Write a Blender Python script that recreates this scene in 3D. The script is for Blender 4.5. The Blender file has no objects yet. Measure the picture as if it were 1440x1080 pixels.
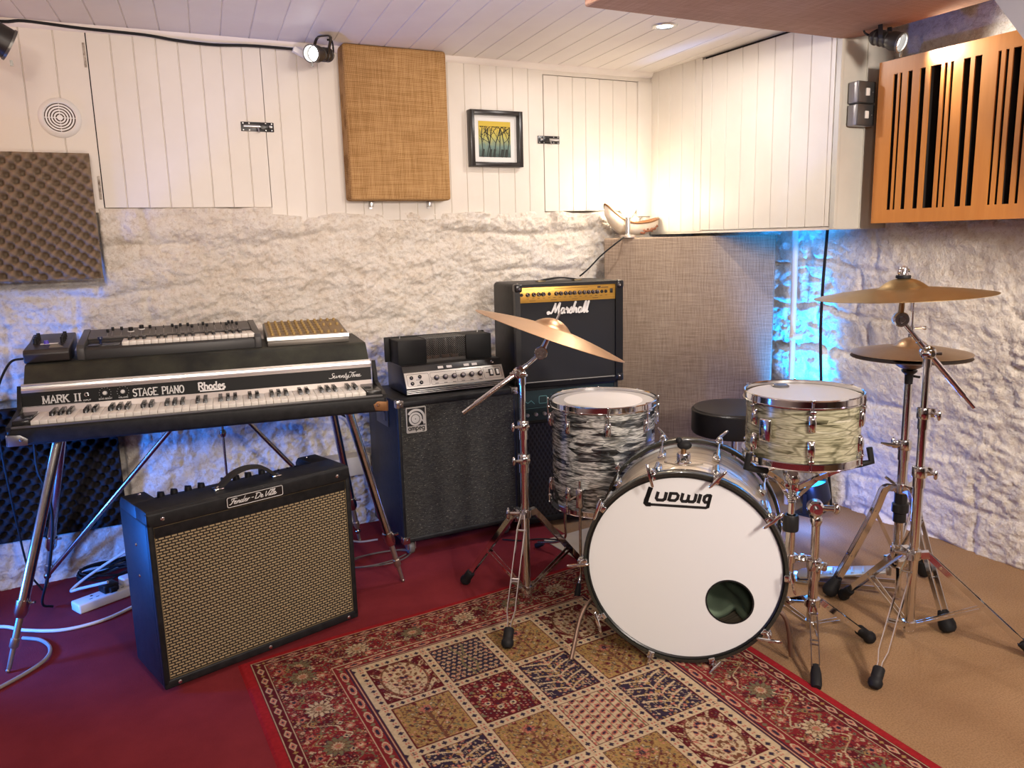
import bpy, bmesh, math, random
import numpy as np
from mathutils import Vector, Matrix
random.seed(7)
SC = bpy.context.scene
COL = SC.collection
PI = math.pi
V = Vector

# ------------------------------------------------------------------ mesh helpers
class MB:
    def __init__(self):
        self.bm = bmesh.new()

    def raw(self, verts, faces, M=None):
        vs = [self.bm.verts.new((M @ V(v)) if M else v) for v in verts]
        for f in faces:
            try:
                self.bm.faces.new([vs[i] for i in f])
            except ValueError:
                pass
        return self

    def merge(self, t, M=None):
        if M is not None:
            bmesh.ops.transform(t, matrix=M, verts=t.verts)
        vm = {}
        for v in t.verts:
            vm[v] = self.bm.verts.new(v.co)
        for f in t.faces:
            try:
                self.bm.faces.new([vm[v] for v in f.verts])
            except ValueError:
                pass
        t.free()
        return self

    def box(self, a, b, bev=0, seg=2, M=None):
        """box between corners a and b"""
        x0, y0, z0 = a; x1, y1, z1 = b
        vs = [(x0,y0,z0),(x1,y0,z0),(x1,y1,z0),(x0,y1,z0),(x0,y0,z1),(x1,y0,z1),(x1,y1,z1),(x0,y1,z1)]
        fs = [(0,3,2,1),(4,5,6,7),(0,1,5,4),(1,2,6,5),(2,3,7,6),(3,0,4,7)]
        if not bev:
            return self.raw(vs, fs, M)
        t = bmesh.new()
        tv = [t.verts.new(v) for v in vs]
        for f in fs: t.faces.new([tv[i] for i in f])
        bmesh.ops.bevel(t, geom=list(t.edges), offset=bev, segments=seg, profile=.5, affect='EDGES')
        return self.merge(t, M)

    def prism(self, poly, h, M=None, bev=0, seg=2):
        """polygon in local XY, extruded along +Z by h"""
        t = bmesh.new()
        n = len(poly)
        a = [t.verts.new((p[0], p[1], 0)) for p in poly]
        b = [t.verts.new((p[0], p[1], h)) for p in poly]
        t.faces.new(list(reversed(a))); t.faces.new(b)
        for i in range(n):
            t.faces.new([a[i], a[(i+1) % n], b[(i+1) % n], b[i]])
        bmesh.ops.recalc_face_normals(t, faces=t.faces)
        if bev:
            bmesh.ops.bevel(t, geom=list(t.edges), offset=bev, segments=seg, profile=.5, affect='EDGES')
        return self.merge(t, M)

    def tube(self, pts, r, n=10, closed=False, M=None):
        pts = [V(p) for p in pts]
        m = len(pts)
        rs = r if isinstance(r, (list, tuple)) else [r]*m
        tan = []
        for i in range(m):
            if closed:
                d = pts[(i+1) % m] - pts[i-1]
            else:
                d = pts[min(i+1, m-1)] - pts[max(i-1, 0)]
            tan.append(d.normalized() if d.length > 1e-9 else V((0,0,1)))
        up = V((0,0,1)) if abs(tan[0].z) < .9 else V((1,0,0))
        x = tan[0].cross(up).normalized()
        vs = []
        for i in range(m):
            x = (x - tan[i]*x.dot(tan[i]))
            x = x.normalized() if x.length > 1e-6 else tan[i].orthogonal().normalized()
            y = tan[i].cross(x)
            for k in range(n):
                a = 2*PI*k/n
                vs.append(pts[i] + (x*math.cos(a) + y*math.sin(a))*rs[i])
        fs = []
        for i in range(m if closed else m-1):
            j = (i+1) % m
            for k in range(n):
                l = (k+1) % n
                fs.append((i*n+k, i*n+l, j*n+l, j*n+k))
        if not closed:
            fs.append(tuple(reversed(range(n))))
            fs.append(tuple(range((m-1)*n, m*n)))
        return self.raw(vs, fs, M)

    def cyl(self, p0, p1, r, n=20, r1=None, M=None):
        return self.tube([p0, p1], [r, r if r1 is None else r1], n, M=M)

    def lathe(self, prof, n=48, M=None, closed=False):
        """profile of (r, z) revolved about Z"""
        vs, fs, idx = [], [], []
        for r, z in prof:
            if r < 1e-6:
                idx.append([len(vs)]); vs.append((0, 0, z))
            else:
                idx.append(list(range(len(vs), len(vs)+n)))
                vs += [(r*math.cos(2*PI*k/n), r*math.sin(2*PI*k/n), z) for k in range(n)]
        m = len(prof)
        for i in range(m if closed else m-1):
            A, B = idx[i], idx[(i+1) % m]
            if len(A) == 1 and len(B) == 1: continue
            for k in range(n):
                l = (k+1) % n
                if len(A) == 1: fs.append((A[0], B[l], B[k]))
                elif len(B) == 1: fs.append((A[k], A[l], B[0]))
                else: fs.append((A[k], A[l], B[l], B[k]))
        return self.raw(vs, fs, M)

    def sphere(self, c, r, n=16, M=None, sq=(1,1,1)):
        prof = [(r*math.sin(PI*i/(n//2)), -r*math.cos(PI*i/(n//2))) for i in range(n//2+1)]
        T = Matrix.Translation(V(c)) @ Matrix.Diagonal((sq[0], sq[1], sq[2], 1))
        return self.lathe(prof, n, (M @ T) if M else T)

    def bar(self, pts, side, w, h):
        """flat bar swept along pts: w across side, h along tangent x side"""
        pts = [V(p) for p in pts]; s = V(side).normalized()
        vs, fs = [], []
        m = len(pts)
        for i in range(m):
            t = (pts[min(i+1, m-1)] - pts[max(i-1, 0)]).normalized()
            u = s.cross(t).normalized()
            for a, b in ((-1,-1),(1,-1),(1,1),(-1,1)):
                vs.append(pts[i] + s*(a*w/2) + u*(b*h/2))
        for i in range(m-1):
            for k in range(4):
                l = (k+1) % 4
                fs.append((i*4+k, i*4+l, i*4+4+l, i*4+4+k))
        fs += [(3,2,1,0), tuple((m-1)*4+k for k in range(4))]
        return self.raw(vs, fs)

    def stroke(self, pts, w, t, M, cap=True):
        """flat ribbon of width w and thickness t along 2D pts, drawn in frame M"""
        pts = [V((p[0], p[1])) for p in pts]
        keep = [pts[0]]
        for p in pts[1:]:
            if (p-keep[-1]).length > 1e-6: keep.append(p)
        pts = keep
        m = len(pts)
        if m < 2: return self
        closed = (pts[0]-pts[-1]).length < 1e-5
        L = []
        for i in range(m):
            if closed and i in (0, m-1):
                d0 = (pts[-1]-pts[-2]).normalized(); d1 = (pts[1]-pts[0]).normalized()
            else:
                d0 = (pts[i]-pts[i-1]).normalized() if i else (pts[1]-pts[0]).normalized()
                d1 = (pts[i+1]-pts[i]).normalized() if i < m-1 else d0
            n0 = V((-d0.y, d0.x)); n1 = V((-d1.y, d1.x))
            b = n0+n1
            b = b.normalized() if b.length > 1e-4 else n0
            k = min(1/max(b.dot(n0), .35), 1.6)
            L.append(b*(w/2*k))
        vs, fs = [], []
        for i in range(m):
            for sg in (1, -1):
                q = pts[i] + L[i]*sg
                vs += [(q.x, q.y, t), (q.x, q.y, 0)]
        for i in range(m-1):
            a = i*4; b = a+4
            fs += [(a, a+2, b+2, b), (a, b, b+1, a+1), (a+2, a+3, b+3, b+2)]
        fs += [(0,1,3,2), ((m-1)*4, (m-1)*4+2, (m-1)*4+3, (m-1)*4+1)]
        return self.raw(vs, fs, M)

    def grid(self, nx, ny, fn):
        vs = [fn(i/(nx-1), j/(ny-1)) for j in range(ny) for i in range(nx)]
        fs = [(j*nx+i, j*nx+i+1, (j+1)*nx+i+1, (j+1)*nx+i) for j in range(ny-1) for i in range(nx-1)]
        return self.raw(vs, fs)


def obj(name, mb, m, parent=None, smooth=35, normals=True):
    me = bpy.data.meshes.new(name)
    if normals:
        bmesh.ops.recalc_face_normals(mb.bm, faces=mb.bm.faces)
    mb.bm.to_mesh(me); mb.bm.free()
    me.materials.append(m)
    if smooth:
        me.polygons.foreach_set('use_smooth', [True]*len(me.polygons))
        me.set_sharp_from_angle(angle=math.radians(smooth))
    o = bpy.data.objects.new(name, me)
    COL.objects.link(o)
    if parent: o.parent = parent
    return o

def again(o, parent=None, loc=None, rotz=None):
    c = o.copy(); COL.objects.link(c)
    if parent: c.parent = parent
    if loc is not None: c.location = loc
    if rotz is not None: c.rotation_euler = (0, 0, rotz)
    for ch in list(o.children):
        d = ch.copy(); COL.objects.link(d); d.parent = c
    return c

def thing(name, label, cat, loc=(0,0,0), yaw=0, group=None):
    o = bpy.data.objects.new(name, None); COL.objects.link(o)
    o.empty_display_size = .05
    o.location = loc; o.rotation_euler = (0, 0, math.radians(yaw))
    return tag(o, label, cat, group)

def tag(o, label, cat, group=None, kind=None):
    o['label'] = label; o['category'] = cat
    if group: o['group'] = group
    if kind: o['kind'] = kind
    return o

def struct(o, label, cat):
    return tag(o, label, cat, kind='structure')

def frame(o, x, y):
    """matrix whose X,Y axes are x,y and origin o"""
    x = V(x).normalized(); y = V(y).normalized(); z = x.cross(y).normalized(); y = z.cross(x)
    M = Matrix((x, y, z)).transposed().to_4x4(); M.translation = V(o)
    return M

def along(p0, p1):
    """matrix putting Z along p0->p1, origin p0"""
    z = (V(p1)-V(p0)).normalized()
    x = z.orthogonal().normalized(); y = z.cross(x)
    M = Matrix((x, y, z)).transposed().to_4x4(); M.translation = V(p0)
    return M

def smooth_pts(pts, n=6):
    """Catmull-Rom through pts (2D or 3D)"""
    P = [V(p) for p in pts]
    P = [P[0]*2-P[1]] + P + [P[-1]*2-P[-2]]
    out = []
    for i in range(1, len(P)-2):
        a, b, c, d = P[i-1], P[i], P[i+1], P[i+2]
        for k in range(n):
            t = k/n
            out.append(.5*((2*b) + (c-a)*t + (2*a-5*b+4*c-d)*t*t + (3*b-a-3*c+d)*t**3))
    out.append(P[-2])
    return out

# ------------------------------------------------------------------ materials
def newmat(name):
    m = bpy.data.materials.new(name); m.use_nodes = True
    nt = m.node_tree
    b = nt.nodes['Principled BSDF']
    return m, nt, b

def N(nt, typ, **kw):
    n = nt.nodes.new(typ)
    for k, v in kw.items():
        if k in n.inputs.keys(): n.inputs[k].default_value = v
        else: setattr(n, k, v)
    return n

def rgba(c): return (c[0], c[1], c[2], 1)

def ramp(nt, fac, stops, interp='LINEAR'):
    r = nt.nodes.new('ShaderNodeValToRGB'); r.color_ramp.interpolation = interp
    e = r.color_ramp.elements
    while len(e) < len(stops): e.new(.5)
    for k, (p, c) in enumerate(stops):
        e[k].position = p; e[k].color = rgba(c) if len(c) == 3 else c
    nt.links.new(fac, r.inputs[0])
    return r.outputs[0]

def coords(nt, scale=(1,1,1), rot=(0,0,0)):
    tc = nt.nodes.new('ShaderNodeTexCoord')
    mp = nt.nodes.new('ShaderNodeMapping')
    mp.inputs['Scale'].default_value = scale
    mp.inputs['Rotation'].default_value = rot
    nt.links.new(tc.outputs['Object'], mp.inputs['Vector'])
    return mp.outputs[0]

def bump(nt, b, h, strength=.3, dist=.002):
    n = N(nt, 'ShaderNodeBump'); n.inputs['Strength'].default_value = strength
    n.inputs['Distance'].default_value = dist
    nt.links.new(h, n.inputs['Height']); nt.links.new(n.outputs[0], b.inputs['Normal'])

def mat(name, col, rough=.5, metal=0, var=None, bmp=None, coat=0, spec=None):
    """var = (noise scale, second colour[, stretch]); bmp = (scale, strength, distance)"""
    m, nt, b = newmat(name)
    b.inputs['Base Color'].default_value = rgba(col)
    b.inputs['Roughness'].default_value = rough
    b.inputs['Metallic'].default_value = metal
    if coat: b.inputs['Coat Weight'].default_value = coat
    if spec is not None: b.inputs['Specular IOR Level'].default_value = spec
    if var:
        st = var[2] if len(var) > 2 else (1,1,1)
        n = N(nt, 'ShaderNodeTexNoise', Scale=var[0], Detail=5.0, Roughness=.6)
        nt.links.new(coords(nt, st), n.inputs['Vector'])
        nt.links.new(ramp(nt, n.outputs[0], [(.35, col), (.68, var[1])]), b.inputs['Base Color'])
    if bmp:
        n = N(nt, 'ShaderNodeTexNoise', Scale=bmp[0], Detail=3.0)
        nt.links.new(coords(nt), n.inputs['Vector'])
        bump(nt, b, n.outputs[0], bmp[1], bmp[2])
    return m

def emit(name, col, s):
    m, nt, b = newmat(name)
    b.inputs['Base Color'].default_value = rgba(col)
    b.inputs['Emission Color'].default_value = rgba(col)
    b.inputs['Emission Strength'].default_value = s
    return m

def weave(name, c1, c2, pitch, axes='xz', rough=.9, blotch=None, strength=.5):
    m, nt, b = newmat(name)
    b.inputs['Roughness'].default_value = rough
    b.inputs['Specular IOR Level'].default_value = .15
    v = coords(nt)
    nz = N(nt, 'ShaderNodeTexNoise', Scale=9.0, Detail=4.0)
    nt.links.new(v, nz.inputs['Vector'])
    mix = N(nt, 'ShaderNodeMix', data_type='VECTOR'); mix.inputs[0].default_value = .012
    nt.links.new(v, mix.inputs[4]); nt.links.new(nz.outputs['Color'], mix.inputs[5])
    ws = []
    for ax in axes:
        w = N(nt, 'ShaderNodeTexWave', wave_type='BANDS', bands_direction=ax.upper())
        w.inputs['Scale'].default_value = 1/pitch/20*6.283
        w.inputs['Distortion'].default_value = .6; w.inputs['Detail'].default_value = 3
        w.inputs['Detail Scale'].default_value = 2.5
        nt.links.new(mix.outputs[1], w.inputs['Vector']); ws.append(w)
    a = N(nt, 'ShaderNodeMath', operation='ADD')
    nt.links.new(ws[0].outputs['Fac'], a.inputs[0]); nt.links.new(ws[1].outputs['Fac'], a.inputs[1])
    # slubs: threads of uneven thickness
    st = {'x': (9, 160, 160), 'y': (160, 9, 160), 'z': (160, 160, 9)}
    acc = a.outputs[0]
    for ax in axes:
        n2 = N(nt, 'ShaderNodeTexNoise', Scale=1.0, Detail=2.0)
        nt.links.new(coords(nt, st[ax]), n2.inputs['Vector'])
        s = N(nt, 'ShaderNodeMath', operation='MULTIPLY_ADD'); s.inputs[1].default_value = 1.5
        nt.links.new(n2.outputs[0], s.inputs[0]); nt.links.new(acc, s.inputs[2])
        acc = s.outputs[0]
    h = N(nt, 'ShaderNodeMath', operation='MULTIPLY'); h.inputs[1].default_value = .25
    nt.links.new(acc, h.inputs[0])
    c = ramp(nt, h.outputs[0], [(.46, c1), (.80, c2)])
    if blotch:
        n3 = N(nt, 'ShaderNodeTexNoise', Scale=2.3, Detail=2.0)
        nt.links.new(v, n3.inputs['Vector'])
        mx = N(nt, 'ShaderNodeMix', data_type='RGBA', blend_type='MULTIPLY')
        mx.inputs[0].default_value = .8
        nt.links.new(c, mx.inputs[6])
        nt.links.new(ramp(nt, n3.outputs[0], [(.35, blotch), (.65, (1,1,1))]), mx.inputs[7])
        c = mx.outputs[2]
    nt.links.new(c, b.inputs['Base Color'])
    bump(nt, b, h.outputs[0], strength, .0015)
    return m

def pearl(name, stops, band=34, ang=0):
    """oyster pearl wrap: thin wavy strips around the shell, broken into shards"""
    m, nt, b = newmat(name)
    b.inputs['Roughness'].default_value = .22
    b.inputs['Metallic'].default_value = .25
    b.inputs['Coat Weight'].default_value = .5; b.inputs['Coat Roughness'].default_value = .05
    v = coords(nt)
    wob = N(nt, 'ShaderNodeTexNoise', Scale=7.0, Detail=3.0)
    nt.links.new(v, wob.inputs['Vector'])
    sub = N(nt, 'ShaderNodeVectorMath', operation='MULTIPLY_ADD')
    sub.inputs[1].default_value = (.04, .04, .011)
    nt.links.new(wob.outputs['Color'], sub.inputs[0]); nt.links.new(v, sub.inputs[2])
    mp = N(nt, 'ShaderNodeMapping'); mp.inputs['Scale'].default_value = (11, 11, band*2.4)
    nt.links.new(sub.outputs[0], mp.inputs['Vector'])
    n1 = N(nt, 'ShaderNodeTexNoise', Scale=1.0, Detail=3.0, Roughness=.55)
    nt.links.new(mp.outputs[0], n1.inputs['Vector'])
    vo = N(nt, 'ShaderNodeTexVoronoi', Scale=1.0)
    mp2 = N(nt, 'ShaderNodeMapping'); mp2.inputs['Scale'].default_value = (13, 13, band*1.7)
    nt.links.new(sub.outputs[0], mp2.inputs['Vector']); nt.links.new(mp2.outputs[0], vo.inputs['Vector'])
    sep = N(nt, 'ShaderNodeSeparateColor'); nt.links.new(vo.outputs['Color'], sep.inputs[0])
    fine = N(nt, 'ShaderNodeTexNoise', Scale=1.0, Detail=2.0)
    mp3 = N(nt, 'ShaderNodeMapping'); mp3.inputs['Scale'].default_value = (26, 26, band*8)
    nt.links.new(sub.outputs[0], mp3.inputs['Vector']); nt.links.new(mp3.outputs[0], fine.inputs['Vector'])
    m0 = N(nt, 'ShaderNodeMix', data_type='FLOAT'); m0.inputs[0].default_value = .28
    nt.links.new(n1.outputs[0], m0.inputs[2]); nt.links.new(fine.outputs[0], m0.inputs[3])
    mx = N(nt, 'ShaderNodeMix', data_type='FLOAT'); mx.inputs[0].default_value = .16
    nt.links.new(m0.outputs[0], mx.inputs[2]); nt.links.new(sep.outputs[0], mx.inputs[3])
    ck = N(nt, 'ShaderNodeTexVoronoi', Scale=1.0, feature='DISTANCE_TO_EDGE')
    mp4 = N(nt, 'ShaderNodeMapping'); mp4.inputs['Scale'].default_value = (9, 9, 46); mp4.inputs['Rotation'].default_value = (.12, .1, 0)
    nt.links.new(sub.outputs[0], mp4.inputs['Vector']); nt.links.new(mp4.outputs[0], ck.inputs['Vector'])
    mc = N(nt, 'ShaderNodeMix', data_type='RGBA', blend_type='MULTIPLY'); mc.inputs[0].default_value = .6
    nt.links.new(ramp(nt, mx.outputs[0], stops), mc.inputs[6])
    nt.links.new(ramp(nt, ck.outputs[0], [(.02, (.25,.24,.2)), (.07, (1,1,1))]), mc.inputs[7])
    nt.links.new(mc.outputs[2], b.inputs['Base Color'])
    return m

CHROME = mat('chrome_plate', (.74,.74,.75), .1, 1)
CHROME_WORN = mat('worn_chrome_plate', (.66,.65,.63), .2, 1, var=(30, (.5,.48,.45)))
STEEL = mat('brushed_steel', (.62,.62,.62), .32, 1)
ALU = mat('anodised_aluminium_strip', (.78,.77,.74), .28, .9)
RUBBER = mat('black_rubber', (.010,.010,.011), .6, spec=.25)
BLACK = mat('black_plastic', (.012,.012,.013), .42, spec=.3)
BLACK_GLOSS = mat('black_gloss_paint', (.01,.01,.011), .28)
VINYL = mat('black_vinyl_covering', (.010,.0105,.0115), .45, spec=.22, bmp=(900, .35, .0006), var=(40, (.02,.02,.021)))
VINYL_OLD = mat('worn_black_vinyl', (.013,.0145,.013), .5, spec=.25, bmp=(600, .4, .0008), var=(11, (.04,.042,.03)))
WHITE_PLASTIC = mat('white_plastic', (.75,.74,.71), .35)
GREY_PLASTIC = mat('grey_plastic', (.13,.125,.12), .45)
IVORY = mat('ivory_key_plastic', (.78,.75,.68), .28)
EBONY = mat('black_key_plastic', (.012,.012,.012), .25)
SILVER_INK = mat('silver_print', (.7,.7,.68), .4)
WHITE_INK = mat('white_print', (.85,.84,.82), .5)
BLACK_INK = mat('black_print', (.008,.008,.009), .45)
BOARD = mat('cream_painted_boards', (.66,.615,.55), .42, var=(3.0, (.71,.67,.61)), bmp=(120, .12, .0006))
BOARD_WHITE = mat('white_painted_ceiling_boards', (.82,.77,.72), .55, var=(2.5, (.76,.70,.66)), bmp=(120, .1, .0006))
GAP_SHADE = mat('painted_gap_shade', (.02,.017,.014), .9)  # near-black colour stands in for the shade behind the hatches
# ------------------------------------------------------------------ camera
PITCH, ROLL, YAW, FPX = 0.181667, -0.0249027, 0.462558, 1113.49
def camera():
    f = V((math.sin(YAW)*math.cos(PITCH), math.cos(YAW)*math.cos(PITCH), -math.sin(PITCH)))
    r = V((math.cos(YAW), -math.sin(YAW), 0)); u = r.cross(f)
    r2 = r*math.cos(ROLL) + u*math.sin(ROLL); u2 = u*math.cos(ROLL) - r*math.sin(ROLL)
    M = Matrix((r2, u2, -f)).transposed().to_4x4(); M.translation = (0, 0, 1.2)
    c = bpy.data.cameras.new('camera'); c.sensor_width = 36; c.lens = FPX/1440*36
    c.clip_start = .05
    o = bpy.data.objects.new('camera', c); COL.objects.link(o); o.matrix_world = M
    SC.camera = o
camera()

# ------------------------------------------------------------------ noise for the relief of the stone
def hashf(ix, iy, s):
    h = np.sin(ix*127.1 + iy*311.7 + s*74.7)*43758.5453
    return h - np.floor(h)
def vnoise(x, y, s=0):
    ix, iy = np.floor(x), np.floor(y); fx, fy = x-ix, y-iy
    fx = fx*fx*(3-2*fx); fy = fy*fy*(3-2*fy)
    a, b = hashf(ix, iy, s), hashf(ix+1, iy, s)
    c, d = hashf(ix, iy+1, s), hashf(ix+1, iy+1, s)
    return (a*(1-fx)+b*fx)*(1-fy) + (c*(1-fx)+d*fx)*fy
def fbm(x, y, s=0, o=4):
    t, a, n = 0, .5, 0
    for k in range(o):
        t = t + a*vnoise(x*2**k, y*2**k, s+k*13); n += a; a *= .5
    return t/n
def relief(u, z, s=0):
    """height of the painted rubble: courses of blocks with soft joints, chips and flakes"""
    wz = z + .07*(fbm(u*2.3, z*2.3, s+1)-.5)*2
    wu = u + .05*(fbm(u*4, z*4, s+2)-.5)*2
    ch = .175
    row = np.floor(wz/ch); rz = wz/ch-row
    wid = .22 + .2*hashf(row, row*0+3, s)
    off = hashf(row, row*0+9, s)*wid
    cu = (wu+off)/wid; cell = np.floor(cu); ru = cu-cell
    dz = np.minimum(rz, 1-rz)*ch; du = np.minimum(ru, 1-ru)*wid
    d = np.minimum(dz, du*1.0)
    mask = np.clip(fbm(u*1.7, z*1.7, s+5, 3)*2.6-.75, .15, 1)
    joint = np.exp(-(d/.013)**2)*mask
    blk = hashf(cell, row, s+8)-.5
    soft = np.clip(d/.05, 0, 1)
    h = .026*blk*soft - .017*joint + .03*(fbm(u*3.1, z*3.1, s+20)-.5)
    # flakes: slanting chipped edges
    q = fbm(u*9 + z*5, z*15 - u*4, s+30, 4)
    h = h + .02*(np.abs(q-.5)*2)*(.4+.9*fbm(u*2, z*2, s+40, 2)) - .006
    rough = np.clip(fbm(u*1.3, z*1.9, s+60, 3)*2.4-.55, .25, 1)
    t = fbm(u*11 + z*7, z*19 - u*6, s+70, 4)*7
    h = h + .0095*(t-np.floor(t))*rough                     # flaking layers of limewash
    r = 1-np.abs(2*fbm(u*16 + z*5, z*27 - u*8, s+80, 3)-1)
    h = h + .016*(r-.6)*rough
    q2 = fbm(u*45 + z*16, z*60 - u*14, s+50, 3)
    h = h + .012*(q2-.5)*(.4+rough)
    return h

def heightwall(name, us, zs, place, s, amp):
    U, Z = np.meshgrid(us, zs)
    H = relief(U, Z, s)*amp(U, Z)
    P = place(U, Z, H).reshape(-1, 3)
    nx, ny = len(us), len(zs)
    i = np.arange(nx-1)[None, :] + np.arange(ny-1)[:, None]*nx
    q = np.stack([i, i+1, i+nx+1, i+nx], -1).reshape(-1, 4)
    return fastmesh(name, P, q)

def fastmesh(name, P, q):
    me = bpy.data.meshes.new(name)
    me.vertices.add(len(P)); me.vertices.foreach_set('co', P.astype(np.float32).ravel())
    me.loops.add(q.size); me.loops.foreach_set('vertex_index', q.astype(np.int32).ravel())
    me.polygons.add(len(q))
    me.polygons.foreach_set('loop_start', (np.arange(len(q))*4).astype(np.int32))
    me.polygons.foreach_set('use_smooth', np.ones(len(q), bool))
    me.update(calc_edges=True); me.validate()
    o = bpy.data.objects.new(name, me); COL.objects.link(o)
    return o

def stone_mat():
    m, nt, b = newmat('whitewashed_rubble_stone')
    b.inputs['Roughness'].default_value = .75
    v = coords(nt)
    n1 = N(nt, 'ShaderNodeTexNoise', Scale=2.2, Detail=6.0, Roughness=.65)
    n2 = N(nt, 'ShaderNodeTexNoise', Scale=16.0, Detail=6.0, Roughness=.7)
    n3 = N(nt, 'ShaderNodeTexNoise', Scale=70.0, Detail=5.0, Roughness=.7)
    n4 = N(nt, 'ShaderNodeTexNoise', Scale=5.0, Detail=8.0, Roughness=.75)
    for n in (n1, n2, n3, n4): nt.links.new(v, n.inputs['Vector'])
    base = ramp(nt, n1.outputs[0], [(.3, (.74,.69,.62)), (.55, (.81,.77,.71)), (.75, (.72,.66,.575))])
    mx = N(nt, 'ShaderNodeMix', data_type='RGBA', blend_type='MULTIPLY'); mx.inputs[0].default_value = .7
    nt.links.new(base, mx.inputs[6])
    nt.links.new(ramp(nt, n2.outputs[0], [(.34, (.86,.80,.72)), (.6, (1,1,1))]), mx.inputs[7])
    # spots where the limewash has come off and brown mortar shows
    mx2 = N(nt, 'ShaderNodeMix', data_type='RGBA')
    nt.links.new(ramp(nt, n4.outputs[0], [(.655, (0,0,0)), (.72, (.8,.8,.8))]), mx2.inputs[0])
    nt.links.new(mx.outputs[2], mx2.inputs[6]); mx2.inputs[7].default_value = (.36,.27,.18,1)
    # hairline cracks in the paint
    n5 = N(nt, 'ShaderNodeTexNoise', Scale=3.2, Detail=7.0, Roughness=.62); n5.inputs['Distortion'].default_value = 1.2
    nt.links.new(coords(nt, (1,1,1.7)), n5.inputs['Vector'])
    mx3 = N(nt, 'ShaderNodeMix', data_type='RGBA')
    nt.links.new(ramp(nt, n5.outputs[0], [(.492, (0,0,0)), (.499, (.35,.35,.35)), (.501, (.35,.35,.35)), (.508, (0,0,0))]), mx3.inputs[0])
    nt.links.new(mx2.outputs[2], mx3.inputs[6]); mx3.inputs[7].default_value = (.42,.33,.25,1)
    mx4 = N(nt, 'ShaderNodeMix', data_type='RGBA', blend_type='MULTIPLY'); mx4.inputs[0].default_value = .8
    nt.links.new(mx3.outputs[2], mx4.inputs[6])
    nt.links.new(ramp(nt, n3.outputs[0], [(.36, (.80,.74,.67)), (.50, (1,1,1))]), mx4.inputs[7])
    nt.links.new(mx4.outputs[2], b.inputs['Base Color'])
    a = N(nt, 'ShaderNodeMath', operation='MULTIPLY_ADD'); a.inputs[1].default_value = .5
    nt.links.new(n3.outputs[0], a.inputs[0]); nt.links.new(n2.outputs[0], a.inputs[2])
    bump(nt, b, a.outputs[0], 1.0, .012)
    return m
STONE = stone_mat()

XB, YB = 2.364, 3.2          # face of the boards on the right and on the back wall
CEIL = 1.945
XL, YN = -1.25, -2.4

def smoothstep(t): t = np.clip(t, 0, 1); return t*t*(3-2*t)
def place_back(U, Z, H):
    edge = np.where(U < .585, 1.3385, 1.308) + np.where(U < .585, .004, .016)*(fbm(U*7, Z*0, 77)-.5)*2
    low = 1-smoothstep((Z-edge)/.012)
    base = 3.222*low + 3.262*(1-low) + .04*smoothstep((-.010-U)/.014)*np.maximum(smoothstep((Z-1.06)/.03), smoothstep((Z-.17)/.02)*smoothstep((.69-Z)/.02))
    bulge = .022*smoothstep((Z-1.18)/.1)*low
    return np.stack([U, base - bulge - H*(low*.85+.1), Z], -1)
wb = heightwall('wall_back', np.linspace(XL-.02, 2.9, 760), np.linspace(-.02, CEIL+.01, 360), place_back, 0, lambda u, z: 1.0)
wb.data.materials.append(STONE); struct(wb, 'whitewashed rubble stone wall behind the amplifiers and the stage piano', 'wall')
def right_x(Z): return 2.78 - .14*smoothstep(Z/1.15)
def place_right(U, Z, H):
    return np.stack([right_x(Z) - H*.9, U, Z], -1)
us = np.linspace(3.3, .2, 420)
wr = heightwall('wall_right', us, np.linspace(-.02, CEIL+.01, 290), place_right, 4.0, lambda u, z: .8)
wr.data.materials.append(STONE); struct(wr, 'whitewashed rubble stone wall behind the cymbals', 'wall')

PLAIN = mat('off_white_plaster', (.62,.57,.52), .7, var=(2, (.55,.5,.45)))
DARKWALL = mat('dim_brown_wall', (.30,.25,.215), .8, var=(2, (.24,.2,.17)))
struct(obj('wall_left', MB().box((XL-.06, YN, 0), (XL, 3.3, CEIL)), PLAIN), 'plain plastered wall left of the stage piano', 'wall')
struct(obj('wall_front', MB().box((XL, YN-.06, 0), (2.9, YN, CEIL)), DARKWALL), 'plain wall behind the camera', 'wall')
struct(obj('wall_near_right', MB().box((2.6, YN, 0), (2.68, .22, CEIL)), DARKWALL), 'plain wall right of the camera', 'wall')

def sisal():
    m, nt, b = newmat('tan_sisal_carpet')
    b.inputs['Roughness'].default_value = .95; b.inputs['Specular IOR Level'].default_value = .1
    v = coords(nt)
    n1 = N(nt, 'ShaderNodeTexNoise', Scale=3.0, Detail=5.0)
    n2 = N(nt, 'ShaderNodeTexNoise', Scale=220.0, Detail=2.0)
    w = N(nt, 'ShaderNodeTexWave', wave_type='BANDS', bands_direction='X', Scale=60.0, Distortion=1.5)
    for n in (n1, n2, w): nt.links.new(v, n.inputs['Vector'])
    c = ramp(nt, n1.outputs[0], [(.3, (.28,.165,.085)), (.7, (.36,.225,.12))])
    mx = N(nt, 'ShaderNodeMix', data_type='RGBA', blend_type='MULTIPLY'); mx.inputs[0].default_value = .6
    nt.links.new(c, mx.inputs[6]); nt.links.new(ramp(nt, n2.outputs[0], [(.35, (.6,.55,.5)), (.6, (1,1,1))]), mx.inputs[7])
    nt.links.new(mx.outputs[2], b.inputs['Base Color'])
    a = N(nt, 'ShaderNodeMath', operation='ADD')
    nt.links.new(n2.outputs[0], a.inputs[0]); nt.links.new(w.outputs['Fac'], a.inputs[1])
    bump(nt, b, a.outputs[0], .4, .002)
    return m
SISAL = sisal()
struct(obj('floor', MB().box((XL-.06, YN-.06, -.08), (2.95, 3.35, 0)), SISAL), 'tan sisal floor under the cymbal stands on the right', 'floor')
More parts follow.
